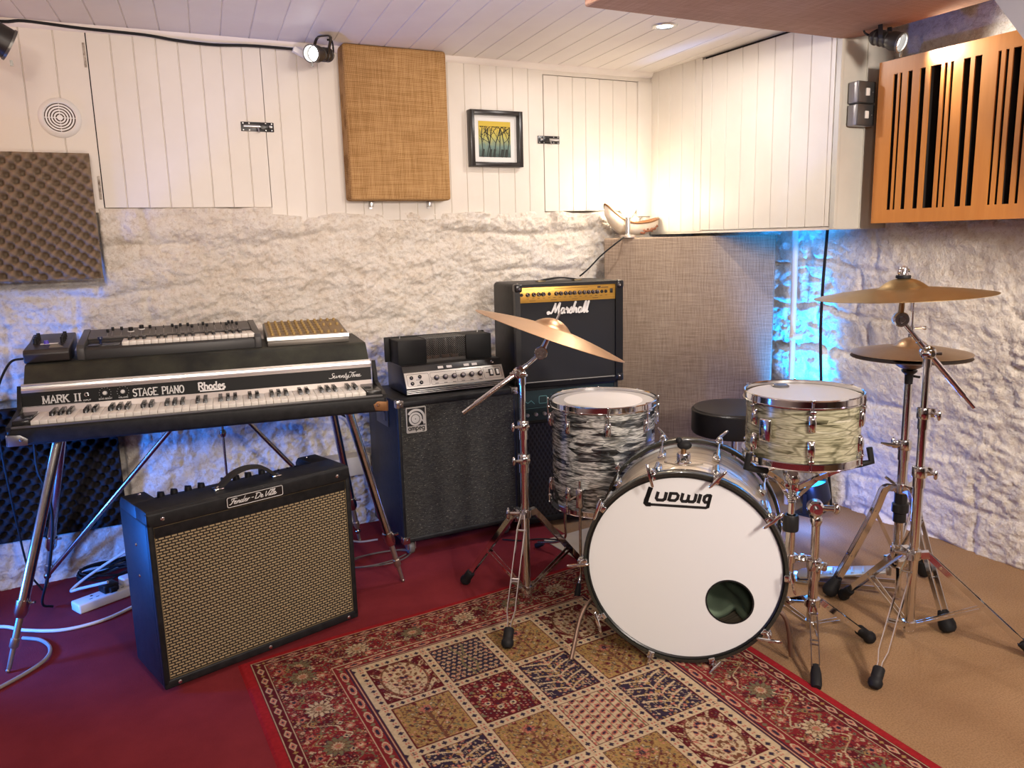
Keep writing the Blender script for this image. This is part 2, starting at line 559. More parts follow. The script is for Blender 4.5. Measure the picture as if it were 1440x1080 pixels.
REDC = mat('red_cord_carpet', (.205,.026,.031), .95, var=(5.0, (.16,.019,.024)), bmp=(330, .5, .002), spec=.08)
rc = obj('floor_covering', MB().box((XL, YN, 0), (1.555, 3.21, .005)), REDC)
struct(rc, 'red fitted carpet under the amplifiers and stage piano', 'carpet')

def grooved(u0, u1, v0, v1, pitch, M, first=0., gw=.0055, gd=.004, th=.018, jitter=0.):
    """boards running along local Y between v0 and v1, front face towards +Z, V grooves every pitch along X"""
    cuts = []
    x = u0 + (first if first > 0 else pitch)
    while x < u1-.012:
        cuts.append(x + random.uniform(-jitter, jitter)); x += pitch
    prof = [(u0, 0)]
    for c in cuts: prof += [(c-gw/2, 0), (c-gw*.12, -gd), (c+gw*.12, -gd), (c+gw/2, 0)]
    prof += [(u1, 0)]
    vs, fs = [], []
    n = len(prof)
    for v in (v0, v1):
        for p in prof: vs.append((p[0], v, p[1]))
    for i in range(n-1): fs.append((i, i+1, n+i+1, n+i))
    k = len(vs)
    vs += [(u0, v0, -th), (u1, v0, -th), (u1, v1, -th), (u0, v1, -th)]
    fs += [(k, k+3, k+2, k+1), (0, n, k+3, k), (n-1, k+1, k+2, 2*n-1)]
    fs += [tuple([k]+[k+1]+list(range(n-1, -1, -1))), tuple([k+3]+list(range(n, 2*n))+[k+2])]
    return MB().raw(vs, fs, M)

# ceiling boards run a few degrees off the depth of the room
ca = math.atan2(.103, 1)
Mc = frame((.8, .5, CEIL), (-math.cos(ca), math.sin(ca), 0), (math.sin(ca), math.cos(ca), 0))
struct(obj('ceiling', grooved(-2.6, 2.6, -3.4, 3.4, .1, Mc, .03, th=.03), BOARD_WHITE, smooth=0), 'low white tongue and groove boarded ceiling', 'ceiling')

def back_boards(name, x0, x1, z0, z1, pitch, first=0., y=YB):
    M = frame((0, y, 0), (1,0,0), (0,0,1))      # +Z of the frame looks at -Y
    return obj(name, grooved(x0, x1, z0, z1, pitch, M, first, jitter=.002), BOARD, smooth=0)
struct(back_boards('trim_1', XL, .006, 1.325, CEIL, .1, .06), 'cream tongue and groove boarding around the round vent', 'panelling')
struct(back_boards('trim_2', .584, 1.782, 1.288, CEIL, .0765, .055), 'cream tongue and groove boarding behind the hessian panel and picture', 'panelling')
struct(back_boards('trim_3', 1.782, XB, 1.905, CEIL, .9), 'cream header board over the right hatch', 'trim')
struct(obj('trim_4', MB().box((2.285, 3.188, 1.29), (XB, 3.2, 1.905), .002), BOARD), 'cream corner board beside the right hatch', 'trim')
struct(obj('trim_5', MB().prism([(0,0),(-.022,0),(-.016,-.012),(-.007,-.019),(0,-.022)], XB-XL, frame((XL, YB, CEIL), (0,1,0), (0,0,1))), BOARD_WHITE), 'narrow moulding between the back boards and ceiling', 'trim')
struct(obj('trim_6', MB().box((XL, YB+.03, 1.345), (XB, YB+.04, CEIL)), GAP_SHADE), 'dark sheet painting the shade behind the hatches in the back boarding', 'trim')  # added dark sheet, so the gaps in the boarding read as shade

def screw(mb, p, n, r=.004):
    q = V(p); z = V(n).normalized()
    mb.lathe([(0, r*.6), (r*.6, r*.55), (r, .0005), (r, -.001), (0, -.001)], 12, along(q, q+z))
    return mb

def hatch(name, x0, x1, z0, z1, pitch, first, label):
    d = back_boards(name, x0+.0015, x1-.0015, z0, z1, pitch, first, YB-.001)
    struct(d, label, 'hatch door')
    return d
d1 = hatch('door_1', .008, .583, 1.342, 1.925, .0725, .0725, 'large cream boarded hatch with a black bolt on its right edge')
d2 = hatch('door_2', 1.784, 2.288, 1.318, 1.902, .073, .073, 'smaller cream boarded hatch with a black bolt, near the lamp')

def bolt(parent, x0, x1, z, keep_left):
    mb = MB().box((x0, YB-.004, z-.017), (x1, YB-.0005, z+.017), .001)
    k = x0+.035 if keep_left else x1-.035
    mb.box((k-.017, YB-.018, z-.010), (k+.017, YB-.004, z+.010), .003)
    o = obj('bolt_plate', mb, BLACK_GLOSS, parent)
    rb = MB().cyl((x0+.008, YB-.011, z), (x1-.008, YB-.011, z), .0055, 12)
    m = (x0+x1)/2
    rb.cyl((m, YB-.012, z), (m, YB-.03, z-.022), .0035, 10)
    r = obj('bolt_rod', rb, STEEL, o)
    s = MB()
    for x in (x0+.008, x0+.03, x1-.03, x1-.008):
        for dz in (-.012, .012): screw(s, (x, YB-.004, z+dz), (0,-1,0), .003)
    obj('screw_heads', s, STEEL, o)
bolt(d1, .492, .612, 1.636, False)
bolt(d2, 1.752, 1.862, 1.628, True)

# boarded box (boxed-in services) on the right
def right_boards(name, y0, y1, z0, z1, pitch, first=0., x=XB):
    M = frame((x, 0, 0), (0,-1,0), (0,0,1))      # front looks at -X
    return obj(name, grooved(-y1, -y0, z0, z1, pitch, M, first, jitter=.002), BOARD, smooth=0)
struct(right_boards('trim_7', 2.832, YB, 1.212, CEIL, .088, .06), 'cream boarding in the corner behind the lamp', 'panelling')
d3 = right_boards('door_3', 2.118, 2.828, 1.216, 1.932, .09, .06)
struct(d3, 'tall cream boarded hatch on the right boxing', 'hatch door')
mb = MB().box((XB, 2.092, 1.205), (XB+.016, 2.114, CEIL), .001)
mb.box((XB+.016, 2.095, 1.205), (2.66, 2.11, CEIL))
mb.box((XB+.13, 2.090, 1.205), (XB+.133, 2.0955, CEIL))
struct(obj('trim_8', mb, mat('dull_cream_paint', (.62,.60,.53), .5, var=(4, (.55,.53,.47)))), 'cream end boards of the right boxing below the spotlight', 'trim')
struct(obj('trim_9', MB().box((XB+.004, 2.1, 1.203), (2.7, YB, 1.214)), BOARD), 'underside of the right boxing above the blue light', 'trim')
struct(obj('trim_10', MB().box((XB+.02, 2.12, 1.22), (XB+.03, YB, CEIL)), GAP_SHADE), 'dark sheet painting the shade behind the right hatch', 'trim')  # same painted shade behind the right boxing
# old hinges worn through the paint
hg = MB()
for z in (1.85, 1.41): hg.box((-.005, YB-.0025, z-.04), (.003, YB, z+.04), .001)
obj('hinge', hg, mat('rusty_painted_iron', (.5,.45,.38), .6, var=(60, (.12,.08,.05))), d1)
# sloping underside of stairs, top right
st = MB().prism([(1.60, CEIL), (1.10, 1.27), (.72, 1.27), (.72, CEIL)], .30, frame((2.3,0,0), (0,1,0), (0,0,1)))
struct(obj('stair_soffit', st, mat('pale_grey_plaster', (.50,.49,.47), .6, var=(3, (.46,.45,.43)))), 'pale grey sloping stair boxing cutting off the top right corner', 'stair soffit')
# ------------------------------------------------------------------ things on the walls and ceiling
HESSIAN = weave('golden_hessian', (.24,.125,.042), (.56,.35,.16), .004, 'xz', blotch=(.74,.70,.64))
HESSIAN_GREY = weave('brown_grey_hessian', (.18,.13,.095), (.44,.35,.27), .004, 'xz', blotch=(.86,.82,.8))
HESSIAN_CEIL = weave('rust_hessian', (.36,.21,.13), (.60,.40,.28), .004, 'xy', blotch=(.85,.8,.78))

# hessian panel on the back wall
t = thing('acoustic_panel', 'tall golden hessian panel hung on the back boards beside the picture', 'acoustic panel', (.872, YB-.001, 1.362))
pn = MB()
pn.prism([(0,0),(.422,0),(.422,.582),(0,.582)], .085, frame((0,0,0), (1,0,0), (0,0,1)), .012, 4)
obj('hessian_cover', pn, HESSIAN, t)
br = MB()
for x in (.10, .35): br.box((x-.006, -.03, -.022), (x+.006, -.004, -.002), .001).box((x-.006, -.006, -.03), (x+.006, 0, .002))
obj('bracket', br, STEEL, t)

# picture
t = thing('framed_print', 'black box frame with a print of dark trees on yellow', 'picture', (1.413, YB-.001, 1.505))
W, H, D = .248, .232, .036
fr = MB()
for a, b in (((0,-D,0),(.019,0,H)), ((W-.019,-D,0),(W,0,H)), ((.019,-D,0),(W-.019,0,.019)), ((.019,-D,H-.019),(W-.019,0,H))): fr.box(a, b, .0015)
obj('frame', fr, mat('black_stained_frame', (.012,.009,.008), .3), t)
obj('mount', MB().box((.015,-.008,.015),(W-.015,-.003,H-.015)), mat('white_mount_card', (.74,.74,.72), .7), t)
def print_mat():
    m, nt, b = newmat('yellow_to_teal_print'); b.inputs['Roughness'].default_value = .7
    tc = coords(nt); s = N(nt, 'ShaderNodeSeparateXYZ'); nt.links.new(tc, s.inputs[0])
    mr = N(nt, 'ShaderNodeMapRange'); mr.inputs[1].default_value = .045; mr.inputs[2].default_value = .19
    nt.links.new(s.outputs[2], mr.inputs[0])
    n = N(nt, 'ShaderNodeTexNoise', Scale=70.0, Detail=4.0); nt.links.new(tc, n.inputs['Vector'])
    a = N(nt, 'ShaderNodeMath', operation='MULTIPLY_ADD'); a.inputs[1].default_value = .25
    nt.links.new(n.outputs[0], a.inputs[0]); nt.links.new(mr.outputs[0], a.inputs[2])
    nt.links.new(ramp(nt, a.outputs[0], [(.1, (.03,.05,.05)), (.42, (.14,.22,.19)), (.68, (.42,.40,.10)), (.95, (.58,.43,.05))]), b.inputs['Base Color'])
    return m
pr = obj('print', MB().box((.048,-.0095,.042),(W-.048,-.0085,H-.042)), print_mat(), t)
tr = MB(); Mp = frame((0,-.0097,0), (1,0,0), (0,0,1))
rnd = random.Random(3)
def branch(x, z, a, L, w, d):
    pts = [(x, z)]
    for k in range(4):
        a += rnd.uniform(-.22, .22); x += math.sin(a)*L/4; z += math.cos(a)*L/4
        x = min(max(x, .052), W-.052); z = min(z, .168)
        pts.append((x, z))
        if d and k in (1, 2, 3): branch(x, z, a+rnd.choice((-1, 1))*rnd.uniform(.45, .9), L*.5, w*.55, d-1)
    tr.stroke(pts, w, .0004, Mp)
for x in (.066, .085, .105, .124, .143, .163, .182):
    branch(x, .043, rnd.uniform(-.06, .06), .118, .0042, 2)
for x in (.07, .105, .124, .16, .18): tr.stroke([(x-.006,.042),(x,.075)], .011, .0003, Mp)
obj('tree_print', tr, mat('black_green_ink', (.02,.028,.022), .7), pr, smooth=0)

# round vent
t = thing('air_vent', 'round white plastic air vent on the boards above the foam', 'vent', (-.097, YB, 1.641))
Mv = frame((0,0,0), (1,0,0), (0,0,1))
rim = MB().lathe([(.047,.002),(.047,.010),(.052,.013),(.060,.010),(.0655,.003),(.0655,0),(.047,0)], 56, Mv)
obj('rim', rim, WHITE_PLASTIC, t)
rg = MB()
for r in (.041, .0325, .024, .0155): rg.lathe([(r-.0024,.004),(r-.0024,.011),(r+.0024,.011),(r+.0024,.004)], 48, Mv, closed=True)
rg.lathe([(0,.012),(.009,.011),(.009,.003),(0,.003)], 32, Mv)
for a in (0, PI/2, PI, 1.5*PI): rg.box((.005,-.0012,.003),(.048,.0012,.008), M=Mv @ Matrix.Rotation(a, 4, 'Z'))
obj('rings', rg, WHITE_PLASTIC, t)
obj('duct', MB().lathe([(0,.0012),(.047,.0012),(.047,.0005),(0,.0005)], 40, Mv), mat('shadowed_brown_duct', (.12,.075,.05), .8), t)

# egg-crate foam
def eggcrate(name, x0, x1, z0, z1, p, label, col):
    nx, nz = int((x1-x0)/p*7)+1, int((z1-z0)/p*7)+1
    X, Z = np.meshgrid(np.linspace(x0, x1, nx), np.linspace(z0, z1, nz))
    a = math.radians(-8)
    u, w = (X*math.cos(a)-Z*math.sin(a))/p, (X*math.sin(a)+Z*math.cos(a))/p
    c_ = np.cos(2*PI*u)*np.cos(2*PI*w)
    h = np.where(c_ > 0, .012*c_, -.040*np.abs(c_)**.75)
    e = np.minimum(np.minimum(X-x0, x1-X), np.minimum(Z-z0, z1-Z))
    k = smoothstep(e/.01)
    Y = YB - .046 - h*k
    i = np.arange(nx-1)[None,:] + np.arange(nz-1)[:,None]*nx
    q = np.stack([i, i+1, i+nx+1, i+nx], -1).reshape(-1,4)
    P = np.stack([X, Y, Z], -1).reshape(-1,3)
    # sides back to the wall
    ring = list(range(nx)) + [nx*j+nx-1 for j in range(1,nz)] + [nx*(nz-1)+i for i in range(nx-2,-1,-1)] + [nx*j for j in range(nz-2,0,-1)]
    B = P[ring].copy(); B[:,1] = YB-.001
    n0 = len(P); m = len(ring)
    qs = np.array([[ring[k], n0+k, n0+(k+1)%m, ring[(k+1)%m]] for k in range(m)])
    o = fastmesh(name, np.concatenate([P, B]), np.concatenate([q, qs]))
    o.data.materials.append(mat(name+'_foam', col, .95, spec=.05, bmp=(400,.4,.001)))
    tag(o, label, 'acoustic foam')
    return o
eggcrate('egg_crate_foam', XL+.02, -.022, 1.098, 1.522, .046, 'brown-grey egg crate foam sheet on the wall below the round vent', (.24,.18,.125))
f2 = eggcrate('egg_crate_foam', XL+.02, -.036, .19, .66, .046, 'dark egg crate foam sheet low on the wall under the stage piano', (.028,.025,.026))
for v in f2.data.vertices: v.co.y += .012

# acoustic cloud under the ceiling
t = thing('ceiling_panel', 'large rust hessian covered panel hung under the ceiling', 'acoustic panel', (1.87, 1.1, 1.858))
def rounded(x0, y0, x1, y1, r, n=6, rs=(1,1,1,1)):
    out = []
    for k, (cx, cy, a0) in enumerate(((x1-r, y1-r, 0), (x0+r, y1-r, PI/2), (x0+r, y0+r, PI), (x1-r, y0+r, 1.5*PI))):
        if rs[k]:
            out += [(cx+r*math.cos(a0+PI/2*i/n), cy+r*math.sin(a0+PI/2*i/n)) for i in range(n+1)]
        else:
            out.append(((x1, x0, x0, x1)[k], (y1, y1, y0, y0)[k]))
    return out
obj('hessian_cover', MB().prism(rounded(-.555, -.75, .545, 1.005, .07, 6, (1,0,0,0)), .075, None, .008, 3), HESSIAN_CEIL, t)
hk = MB()
for x in (-.4, .4):
    for y in (-.6, .85): hk.cyl((x, y, .07), (x, y, CEIL-1.856), .006, 8)
obj('hanger', hk, STEEL, t)

# recessed downlight seen in the ceiling
LED_FACE = emit('led_downlight_face', (.85,.93,1), 14)
def downlight(x, y, label, group=None):
    t = thing('downlight', label, 'ceiling light', (x, y, CEIL), 0, group)
    obj('bezel', MB().lathe([(.030,-.002),(.034,-.006),(.044,-.005),(.047,0),(.030,0)], 40, closed=True), STEEL, t)
    obj('lens', MB().lathe([(0,-.003),(.026,-.003),(.030,-.001),(0,-.001)], 32), LED_FACE, t)
    return t
downlight(1.887, 2.472, 'round recessed downlight shining in the boarded ceiling')

# can spotlights
def par_can(name, label, front, back, r, lit, hook):
    t = thing(name, label, 'spotlight', hook)
    o = V(hook); f = V(front)-o; b = V(back)-o
    M = along(b, f); L = (f-b).length
    body = MB().lathe([(0,-.012),(r*.45,-.010),(r*.72,0),(r*.80,.006),(r*.80,L*.52),(r*.92,L*.62),(r,L*.7),(r,L),(r*.93,L),(r*.93,L*.72),(0,L*.66)], 36, M)
    for zz in (L*.10, L*.30, L*.5): body.lathe([(r*.8,zz-.004),(r*.86,zz-.003),(r*.86,zz+.003),(r*.8,zz+.004)], 36, M, closed=True)
    obj('can', body, mat('black_lamp_housing', (.02,.017,.015), .42), t)
    z = (f-b).normalized(); s = z.cross(V((0,0,1))).normalized()
    c = b + z*L*.42
    p = [c + s*r*.9, c + s*r*1.02 + V((0,0,.02)), s*r*1.02*.9 + V((c.x*.35, c.y*.35, -.008)), V((c.x*.2,c.y*.2,-.003)), -s*r*1.02*.9 + V((c.x*.35, c.y*.35, -.008)), c - s*r*1.02 + V((0,0,.02)), c - s*r*.9]
    obj('yoke', MB().bar(smooth_pts(p, 4), z, .016, .0035), BLACK_GLOSS, t)
    rg = MB().lathe([(r*.98,L-.004),(r*1.06,L-.003),(r*1.06,L+.004),(r*.92,L+.004),(r*.92,L-.001)], 36, M, closed=True)
    u = s.cross(z)
    e = f - u*r*1.02
    e = f + V((0,0,-1))*r*1.0
    rg.box((-.004,-.002,-.014),(.004,.002,.002), M=Matrix.Translation(e))
    obj('lens_ring', rg, mat('grey_lens_ring', (.16,.16,.15), .35, .6), t)
    obj('lamp_face', MB().lathe([(0,L*.86),(r*.6,L*.84),(r*.84,L*.80),(r*.84,L*.78),(0,L*.78)], 36, M), emit('spot_lamp_face', (1,.97,.92), 16) if lit else mat('unlit_lens', (.1,.1,.13), .1), t)
    w = smooth_pts([b - z*.01, b - z*.035 + V((0,0,.01)), b - z*.03 + V((0,0,.05)), V((b.x*.8, b.y*.8, -.006))], 6)
    obj('flex', MB().tube(w, .0035, 8), RUBBER, t)
    return t
par_can('spotlight', 'black can spotlight shining at the top left of the hessian panel', (.722,2.985,1.866), (.812,3.085,1.888), .030, True, (.79,3.04,CEIL))
par_can('spotlight', 'black can spotlight shining between ceiling panel and slotted wood panel', (2.372,1.862,1.795), (2.352,1.955,1.832), .030, True, (2.36,1.93,CEIL))
par_can('spotlight', 'unlit black can spotlight at the top left edge', (-.195,2.86,1.795), (-.42,2.80,1.915), .045, False, (-.38,2.80,CEIL))

cb = smooth_pts([(-.6,3.10,1.935),(-.26,3.17,1.93),(-.165,3.18,1.94),(0,3.182,1.932),(.19,3.183,1.928),(.30,3.184,1.918),(.42,3.184,1.914),(.55,3.183,1.921),(.70,3.178,1.92)], 6)
tag(obj('ceiling_cable', MB().tube(cb, .005, 8), RUBBER), 'black cable running along the top of the back boards to the spotlight', 'cable')
cn = MB().box((-.034,-.012,-.010),(.034,.012,.010), .003, M=Matrix.Translation((.728,3.165,1.903)) @ Matrix.Rotation(math.radians(25), 4, 'Y'))
tag(obj('cable_connector', cn, WHITE_PLASTIC), 'small white cable connector block beside the lit spotlight', 'connector')

# slotted diffuser
t = thing('slotted_diffuser', 'orange wooden slotted diffuser panel on the right wall', 'diffuser', (2.47, 2.02, 1.222))
WOOD = mat('orange_birch_ply', (.50,.185,.038), .35, var=(6, (.56,.225,.05), (1, 6, .6)), bmp=(200,.08,.0005))
ys = [(1.961,1.945),(1.937,1.927),(1.906,1.888),(1.860,1.840),(1.822,1.784),(1.772,1.762),(1.751,1.741),(1.708,1.685),(1.671,1.648),(1.598,1.588),(1.575,1.565),(1.552,1.528),(1.513,1.502),(1.46,1.43),(1.40,1.37),(1.34,1.33),(1.31,1.27)]
y0 = 2.02
Hh, zb, zt = .548, .045, .500
fp = MB(); last = 0
for a, b in ys:
    a, b = a-y0, b-y0
    fp.box((0, a, zb), (.005, last, zt)); last = b
fp.box((0, -.82, zb), (.005, last, zt)); fp.box((0,-.82,0),(.016,0,zb)); fp.box((0,-.82,zt),(.016,0,Hh))
obj('slotted_front', fp, WOOD, t, smooth=0)
sd = MB().box((.016,-.012,0),(.155,0,Hh)).box((.016,-.82,0),(.155,-.808,Hh)).box((.016,-.808,0),(.155,-.012,.012)).box((.016,-.808,Hh-.012),(.155,-.012,Hh))
obj('carcass', sd, WOOD, t, smooth=0)
fn = MB()
for a, b in ys: fn.box((.0055, b-y0-.004, zb), (.07, b-y0-.0005, zt)).box((.0055, a-y0+.0005, zb), (.07, a-y0+.004, zt))
obj('well_dividers', fn, mat('painted_well_shade', (.012,.008,.006), .85), t, smooth=0)  # near-black colour paints the shade inside the slots
obj('black_lining', MB().box((.07,-.808,.012),(.08,-.012,Hh-.012)), mat('black_cloth', (.006,.005,.006), .9), t)

# metal-clad switches
for k, (z, lab) in enumerate(((1.640, 'grey metal switch box, upper of the pair on the boxing end'), (1.563, 'grey metal switch box, lower of the pair on the boxing end'))):
    t = thing('switch_box', lab, 'light switch', (2.402, 2.091, z), 0)
    obj('box', MB().box((0,-.042,0),(.088,0,.074), .006, 3), mat('grey_metal_box', (.34,.33,.32), .4, .6), t)
    fpz = MB().box((.001,-.0455,.001),(.087,-.041,.073), .003)
    screw(fpz, (.014,-.0455,.037), (0,-1,0), .003); screw(fpz, (.074,-.0455,.037), (0,-1,0), .003)
    f = obj('faceplate', fpz, mat('dark_grey_metal_plate', (.12,.12,.12), .4, .7), t)
    obj('rocker', MB().box((.036,-.050,.024),(.054,-.044,.050), .002), WHITE_PLASTIC, f)

# pipe and cable in the right corner
tag(obj('water_pipe', MB().tube([(2.605,2.493,0),(2.605,2.493,.5),(2.60,2.498,1.203)], .0125, 16).box((2.59,2.481,.74),(2.65,2.505,.765),.003), mat('painted_pipe', (.66,.64,.62), .4)), 'upright painted pipe between brown hessian panel and black cable', 'pipe')
tag(obj('wall_cable', MB().tube(smooth_pts([(2.605,2.335,1.204),(2.598,2.34,.95),(2.608,2.345,.72),(2.64,2.345,.42),(2.68,2.34,.2),(2.70,2.33,.02)], 8), .006, 8), RUBBER), 'black cable hanging down the right wall beside the pipe', 'cable')

# bass trap standing across the corner
yw = -45.9
t = thing('bass_trap', 'tall brown-grey hessian panel standing across the corner under the lamp', 'acoustic panel', (2.043, 3.115, 0), yw)
obj('hessian_cover', MB().prism([(0,0),(.752,0),(.752,1.19),(0,1.19)], .05, frame((0,.05,0), (1,0,0), (0,0,1)), .008, 3), HESSIAN_GREY, t)

# lamp with bare bulb on top
lx, ly, lz = 2.132, 3.050, 1.19
t = thing('table_lamp', 'small lamp with a glowing bare globe bulb on the hessian panel', 'lamp', (lx, ly, lz))
obj('base', MB().lathe([(0,0),(.036,0),(.037,.004),(.034,.012),(.012,.014),(0,.014)], 32), mat('satin_lamp_base', (.6,.5,.42), .35, .5), t)
obj('stem', MB().lathe([(0,.013),(.0125,.013),(.0125,.016),(.011,.018),(.011,.085),(.013,.087),(.013,.096),(0,.096)], 24), STEEL, t)
BULB = emit('warm_bulb_glass', (1,.84,.60), 60)
obj('bulb', MB().lathe([(0,.09),(.012,.092),(.016,.10),(.030,.118),(.0415,.14),(.045,.158),(.0415,.176),(.030,.194),(.015,.203),(0,.206)], 32), BULB, t)
tag(obj('lamp_cable', MB().tube(smooth_pts([(lx-.035,ly-.012,lz+.004),(lx-.07,ly-.05,lz-.004),(1.98,3.03,1.12),(1.90,3.02,1.06),(1.86,3.03,1.028)], 8), .0035, 8), RUBBER), 'thin black cable from the lamp down to the amplifier top', 'cable')

# boat-shaped dish behind the lamp
t = thing('boat_dish', 'white boat-shaped dish with brown rim beside the glowing lamp', 'dish', (2.205, 3.125, 1.192))
def boat(k, zoff, sc=1):
    def fn(u, v):
        s = u*2-1; a = PI*v
        w = .052*math.sqrt(max(0, 1-abs(s)**2.2))*sc
        rim = .062 + .085*max(0, -s)**2.2*1.05 + .022*max(0, s)**2
        lo = .004 + .075*abs(s)**2.4*(1.35 if s < 0 else .55)
        x = s*.150
        return (x, -w*math.cos(a), rim + zoff - (rim-lo)*math.sin(a)**.7)
    return fn
dm = mat('cream_patterned_glaze', (.74,.66,.55), .4, var=(45, (.70,.58,.44)))
obj('bowl', MB().grid(40, 17, boat(1, 0)), dm, t)
rl = MB()
fb = boat(1, .002)
rl.tube([fb(i/40, 0) for i in range(41)], .0045, 8); rl.tube([fb(i/40, 1) for i in range(41)], .0045, 8)
obj('rim', rl, mat('brown_rim', (.20,.085,.03), .5), t)
orn = MB(); rn = random.Random(5)
for i in range(24):
    u = .58 + .36*i/24; p = boat(1, 0)(u, .12+.1*rn.random()); 
    orn.sphere((p[0], p[1]-.001, p[2]-.006*rn.random()), .0045, 8, sq=(1.5,.4,1))
obj('pattern', orn, mat('brown_red_glaze', (.28,.10,.05), .5), t)
obj('foot', MB().box((-.05,-.02,0),(.06,.02,.008), .003), dm, t)
# ------------------------------------------------------------------ lettering drawn as strokes
def arc(cx, cy, rx, ry, a0, a1, n=8):
    return [(cx+rx*math.cos(math.radians(a0+(a1-a0)*i/n)), cy+ry*math.sin(math.radians(a0+(a1-a0)*i/n))) for i in range(n+1)]
GLY = {   # strokes on a unit-high box, with advance width
 'M': ([[(.1,0),(.1,1)],[(.1,1),(.45,.1),(.8,1)],[(.8,1),(.8,0)]], .98),
 'A': ([[(.05,0),(.37,1),(.7,0)],[(.17,.34),(.57,.34)]], .80),
 'R': ([[(.1,0),(.1,1)],[(.1,1),(.4,1)]+arc(.4,.76,.22,.24,90,-90)+[(.1,.52)],[(.36,.52),(.68,0)]], .78),
 'K': ([[(.1,0),(.1,1)],[(.66,1),(.1,.42)],[(.28,.58),(.7,0)]], .80),
 'I': ([[(.15,0),(.15,1)]], .38),
 'S': ([arc(.32,.75,.23,.25,20,270)+arc(.32,.25,.25,.25,90,-160)], .68),
 'T': ([[(.35,0),(.35,1)],[(.02,1),(.68,1)]], .72),
 'G': ([arc(.37,.5,.31,.5,45,335,14)+[(.66,.45),(.42,.45)]], .80),
 'L': ([[(.1,1),(.1,0)],[(.1,0),(.6,0)]], .68),
 'B': ([[(.1,0),(.1,1)],[(.1,1),(.38,1)]+arc(.38,.76,.2,.24,90,-90)+[(.1,.52)],[(.1,.52),(.4,.52)]+arc(.4,.26,.24,.26,90,-90)+[(.1,0)]], .74),
 'E': ([[(.1,0),(.1,1)],[(.1,1),(.6,1)],[(.1,.52),(.48,.52)],[(.1,0),(.62,0)]], .70),
 'P': ([[(.1,0),(.1,1)],[(.1,1),(.4,1)]+arc(.4,.74,.23,.26,90,-90)+[(.1,.48)]], .72),
 'N': ([[(.1,0),(.1,1)],[(.1,1),(.66,0)],[(.66,0),(.66,1)]], .82),
 'O': ([arc(.38,.5,.32,.5,0,360,18)], .82),
 'U': ([[(.1,1),(.1,.3)]+arc(.35,.3,.25,.3,180,360)+[(.6,1)]], .76),
 'D': ([[(.1,0),(.1,1),(.3,1)]+arc(.3,.5,.34,.5,90,-90)+[(.1,0)]], .76),
 'V': ([[(.02,1),(.33,0),(.64,1)]], .7),
 'a': ([[(.5,.6),(.5,0)], arc(.29,.3,.21,.3,0,360,12)], .62),
 'm': ([[(.08,0),(.08,.6)], [(.08,.4)]+arc(.22,.42,.14,.18,160,0,6)+[(.36,0)], [(.36,.4)]+arc(.5,.42,.14,.18,160,0,6)+[(.64,0)]], .76),
 'p': ([[(.08,.6),(.08,-.3)], arc(.29,.3,.21,.3,0,360,12)], .58),
 'e': ([[(.1,.32),(.5,.32)]+arc(.3,.3,.2,.3,4,310,10)], .58),
 'g': ([arc(.29,.3,.21,.3,0,360,12), [(.5,.6),(.5,-.1)]+arc(.29,-.1,.21,.2,0,-150,6)], .62),
 'h': ([[(.1,0),(.1,1)],[(.1,.4)]+arc(.3,.4,.2,.2,170,0,6)+[(.5,0)]], .62),
 'o': ([arc(.3,.3,.22,.3,0,360,14)], .62),
 'd': ([arc(.29,.3,.21,.3,0,360,12),[(.5,1),(.5,0)]], .64),
 's': ([arc(.26,.45,.17,.15,30,270,8)+arc(.26,.15,.18,.15,90,-150,8)], .52),
 ' ': ([], .42),
}
def letters(mb, txt, M, h, w, x0=0, width=None, serif=0., t=.0006, shear=0.):
    tot = sum(GLY[c][1] for c in txt)*h
    sx = (width/tot) if width else 1
    x = x0
    for c in txt:
        st, adv = GLY[c]
        for pl in st:
            pts = [(x+(p[0]+shear*p[1])*h*sx, p[1]*h) for p in pl]
            mb.stroke(pts, w, t, M)
            if serif:
                for q, e in ((pl[0], pts[0]), (pl[-1], pts[-1])):
                    if q[1] in (0, 1) and (len(pl) < 6 or c in 'RPDU'):
                        mb.stroke([(e[0]-serif, e[1]), (e[0]+serif, e[1])], w*.55, t, M)
        x += adv*h*sx
    return mb
def script(mb, strokes, M, h, w, x0, sx=1., t=.0006, shear=0.):
    for pl in strokes:
        pts = smooth_pts([((p[0]+shear*p[1]), p[1]) for p in pl], 5)
        mb.stroke([(x0+p[0]*h*sx, p[1]*h) for p in pts], w, t, M)
    return mb

# ------------------------------------------------------------------ stage piano
RP = thing('stage_piano', 'black and silver electric stage piano on splayed chrome legs', 'electric piano', (-.307, 2.575, 0), -7)
WP = 1.078
cs = MB().box((0,0,.655),(WP,.55,.708), .011, 3)
for x0 in (0, WP-.013):
    cs.prism([(.002,.70),(.002,.712),(.05,.718),(.15,.735),(.185,.80),(.185,.70)], .013, frame((x0,0,0), (0,1,0), (0,0,1)))
obj('case', cs, VINYL, RP)
for x0, x1 in ((.014,.057),(1.016,1.064)):
    obj('key_block', MB().box((x0,.014,.705),(x1,.15,.726), .002), EBONY, RP)
obj('key_slip', MB().box((.012,.003,.705),(WP-.012,.016,.7115), .002), mat('grey_key_slip', (.10,.10,.10), .4), RP)
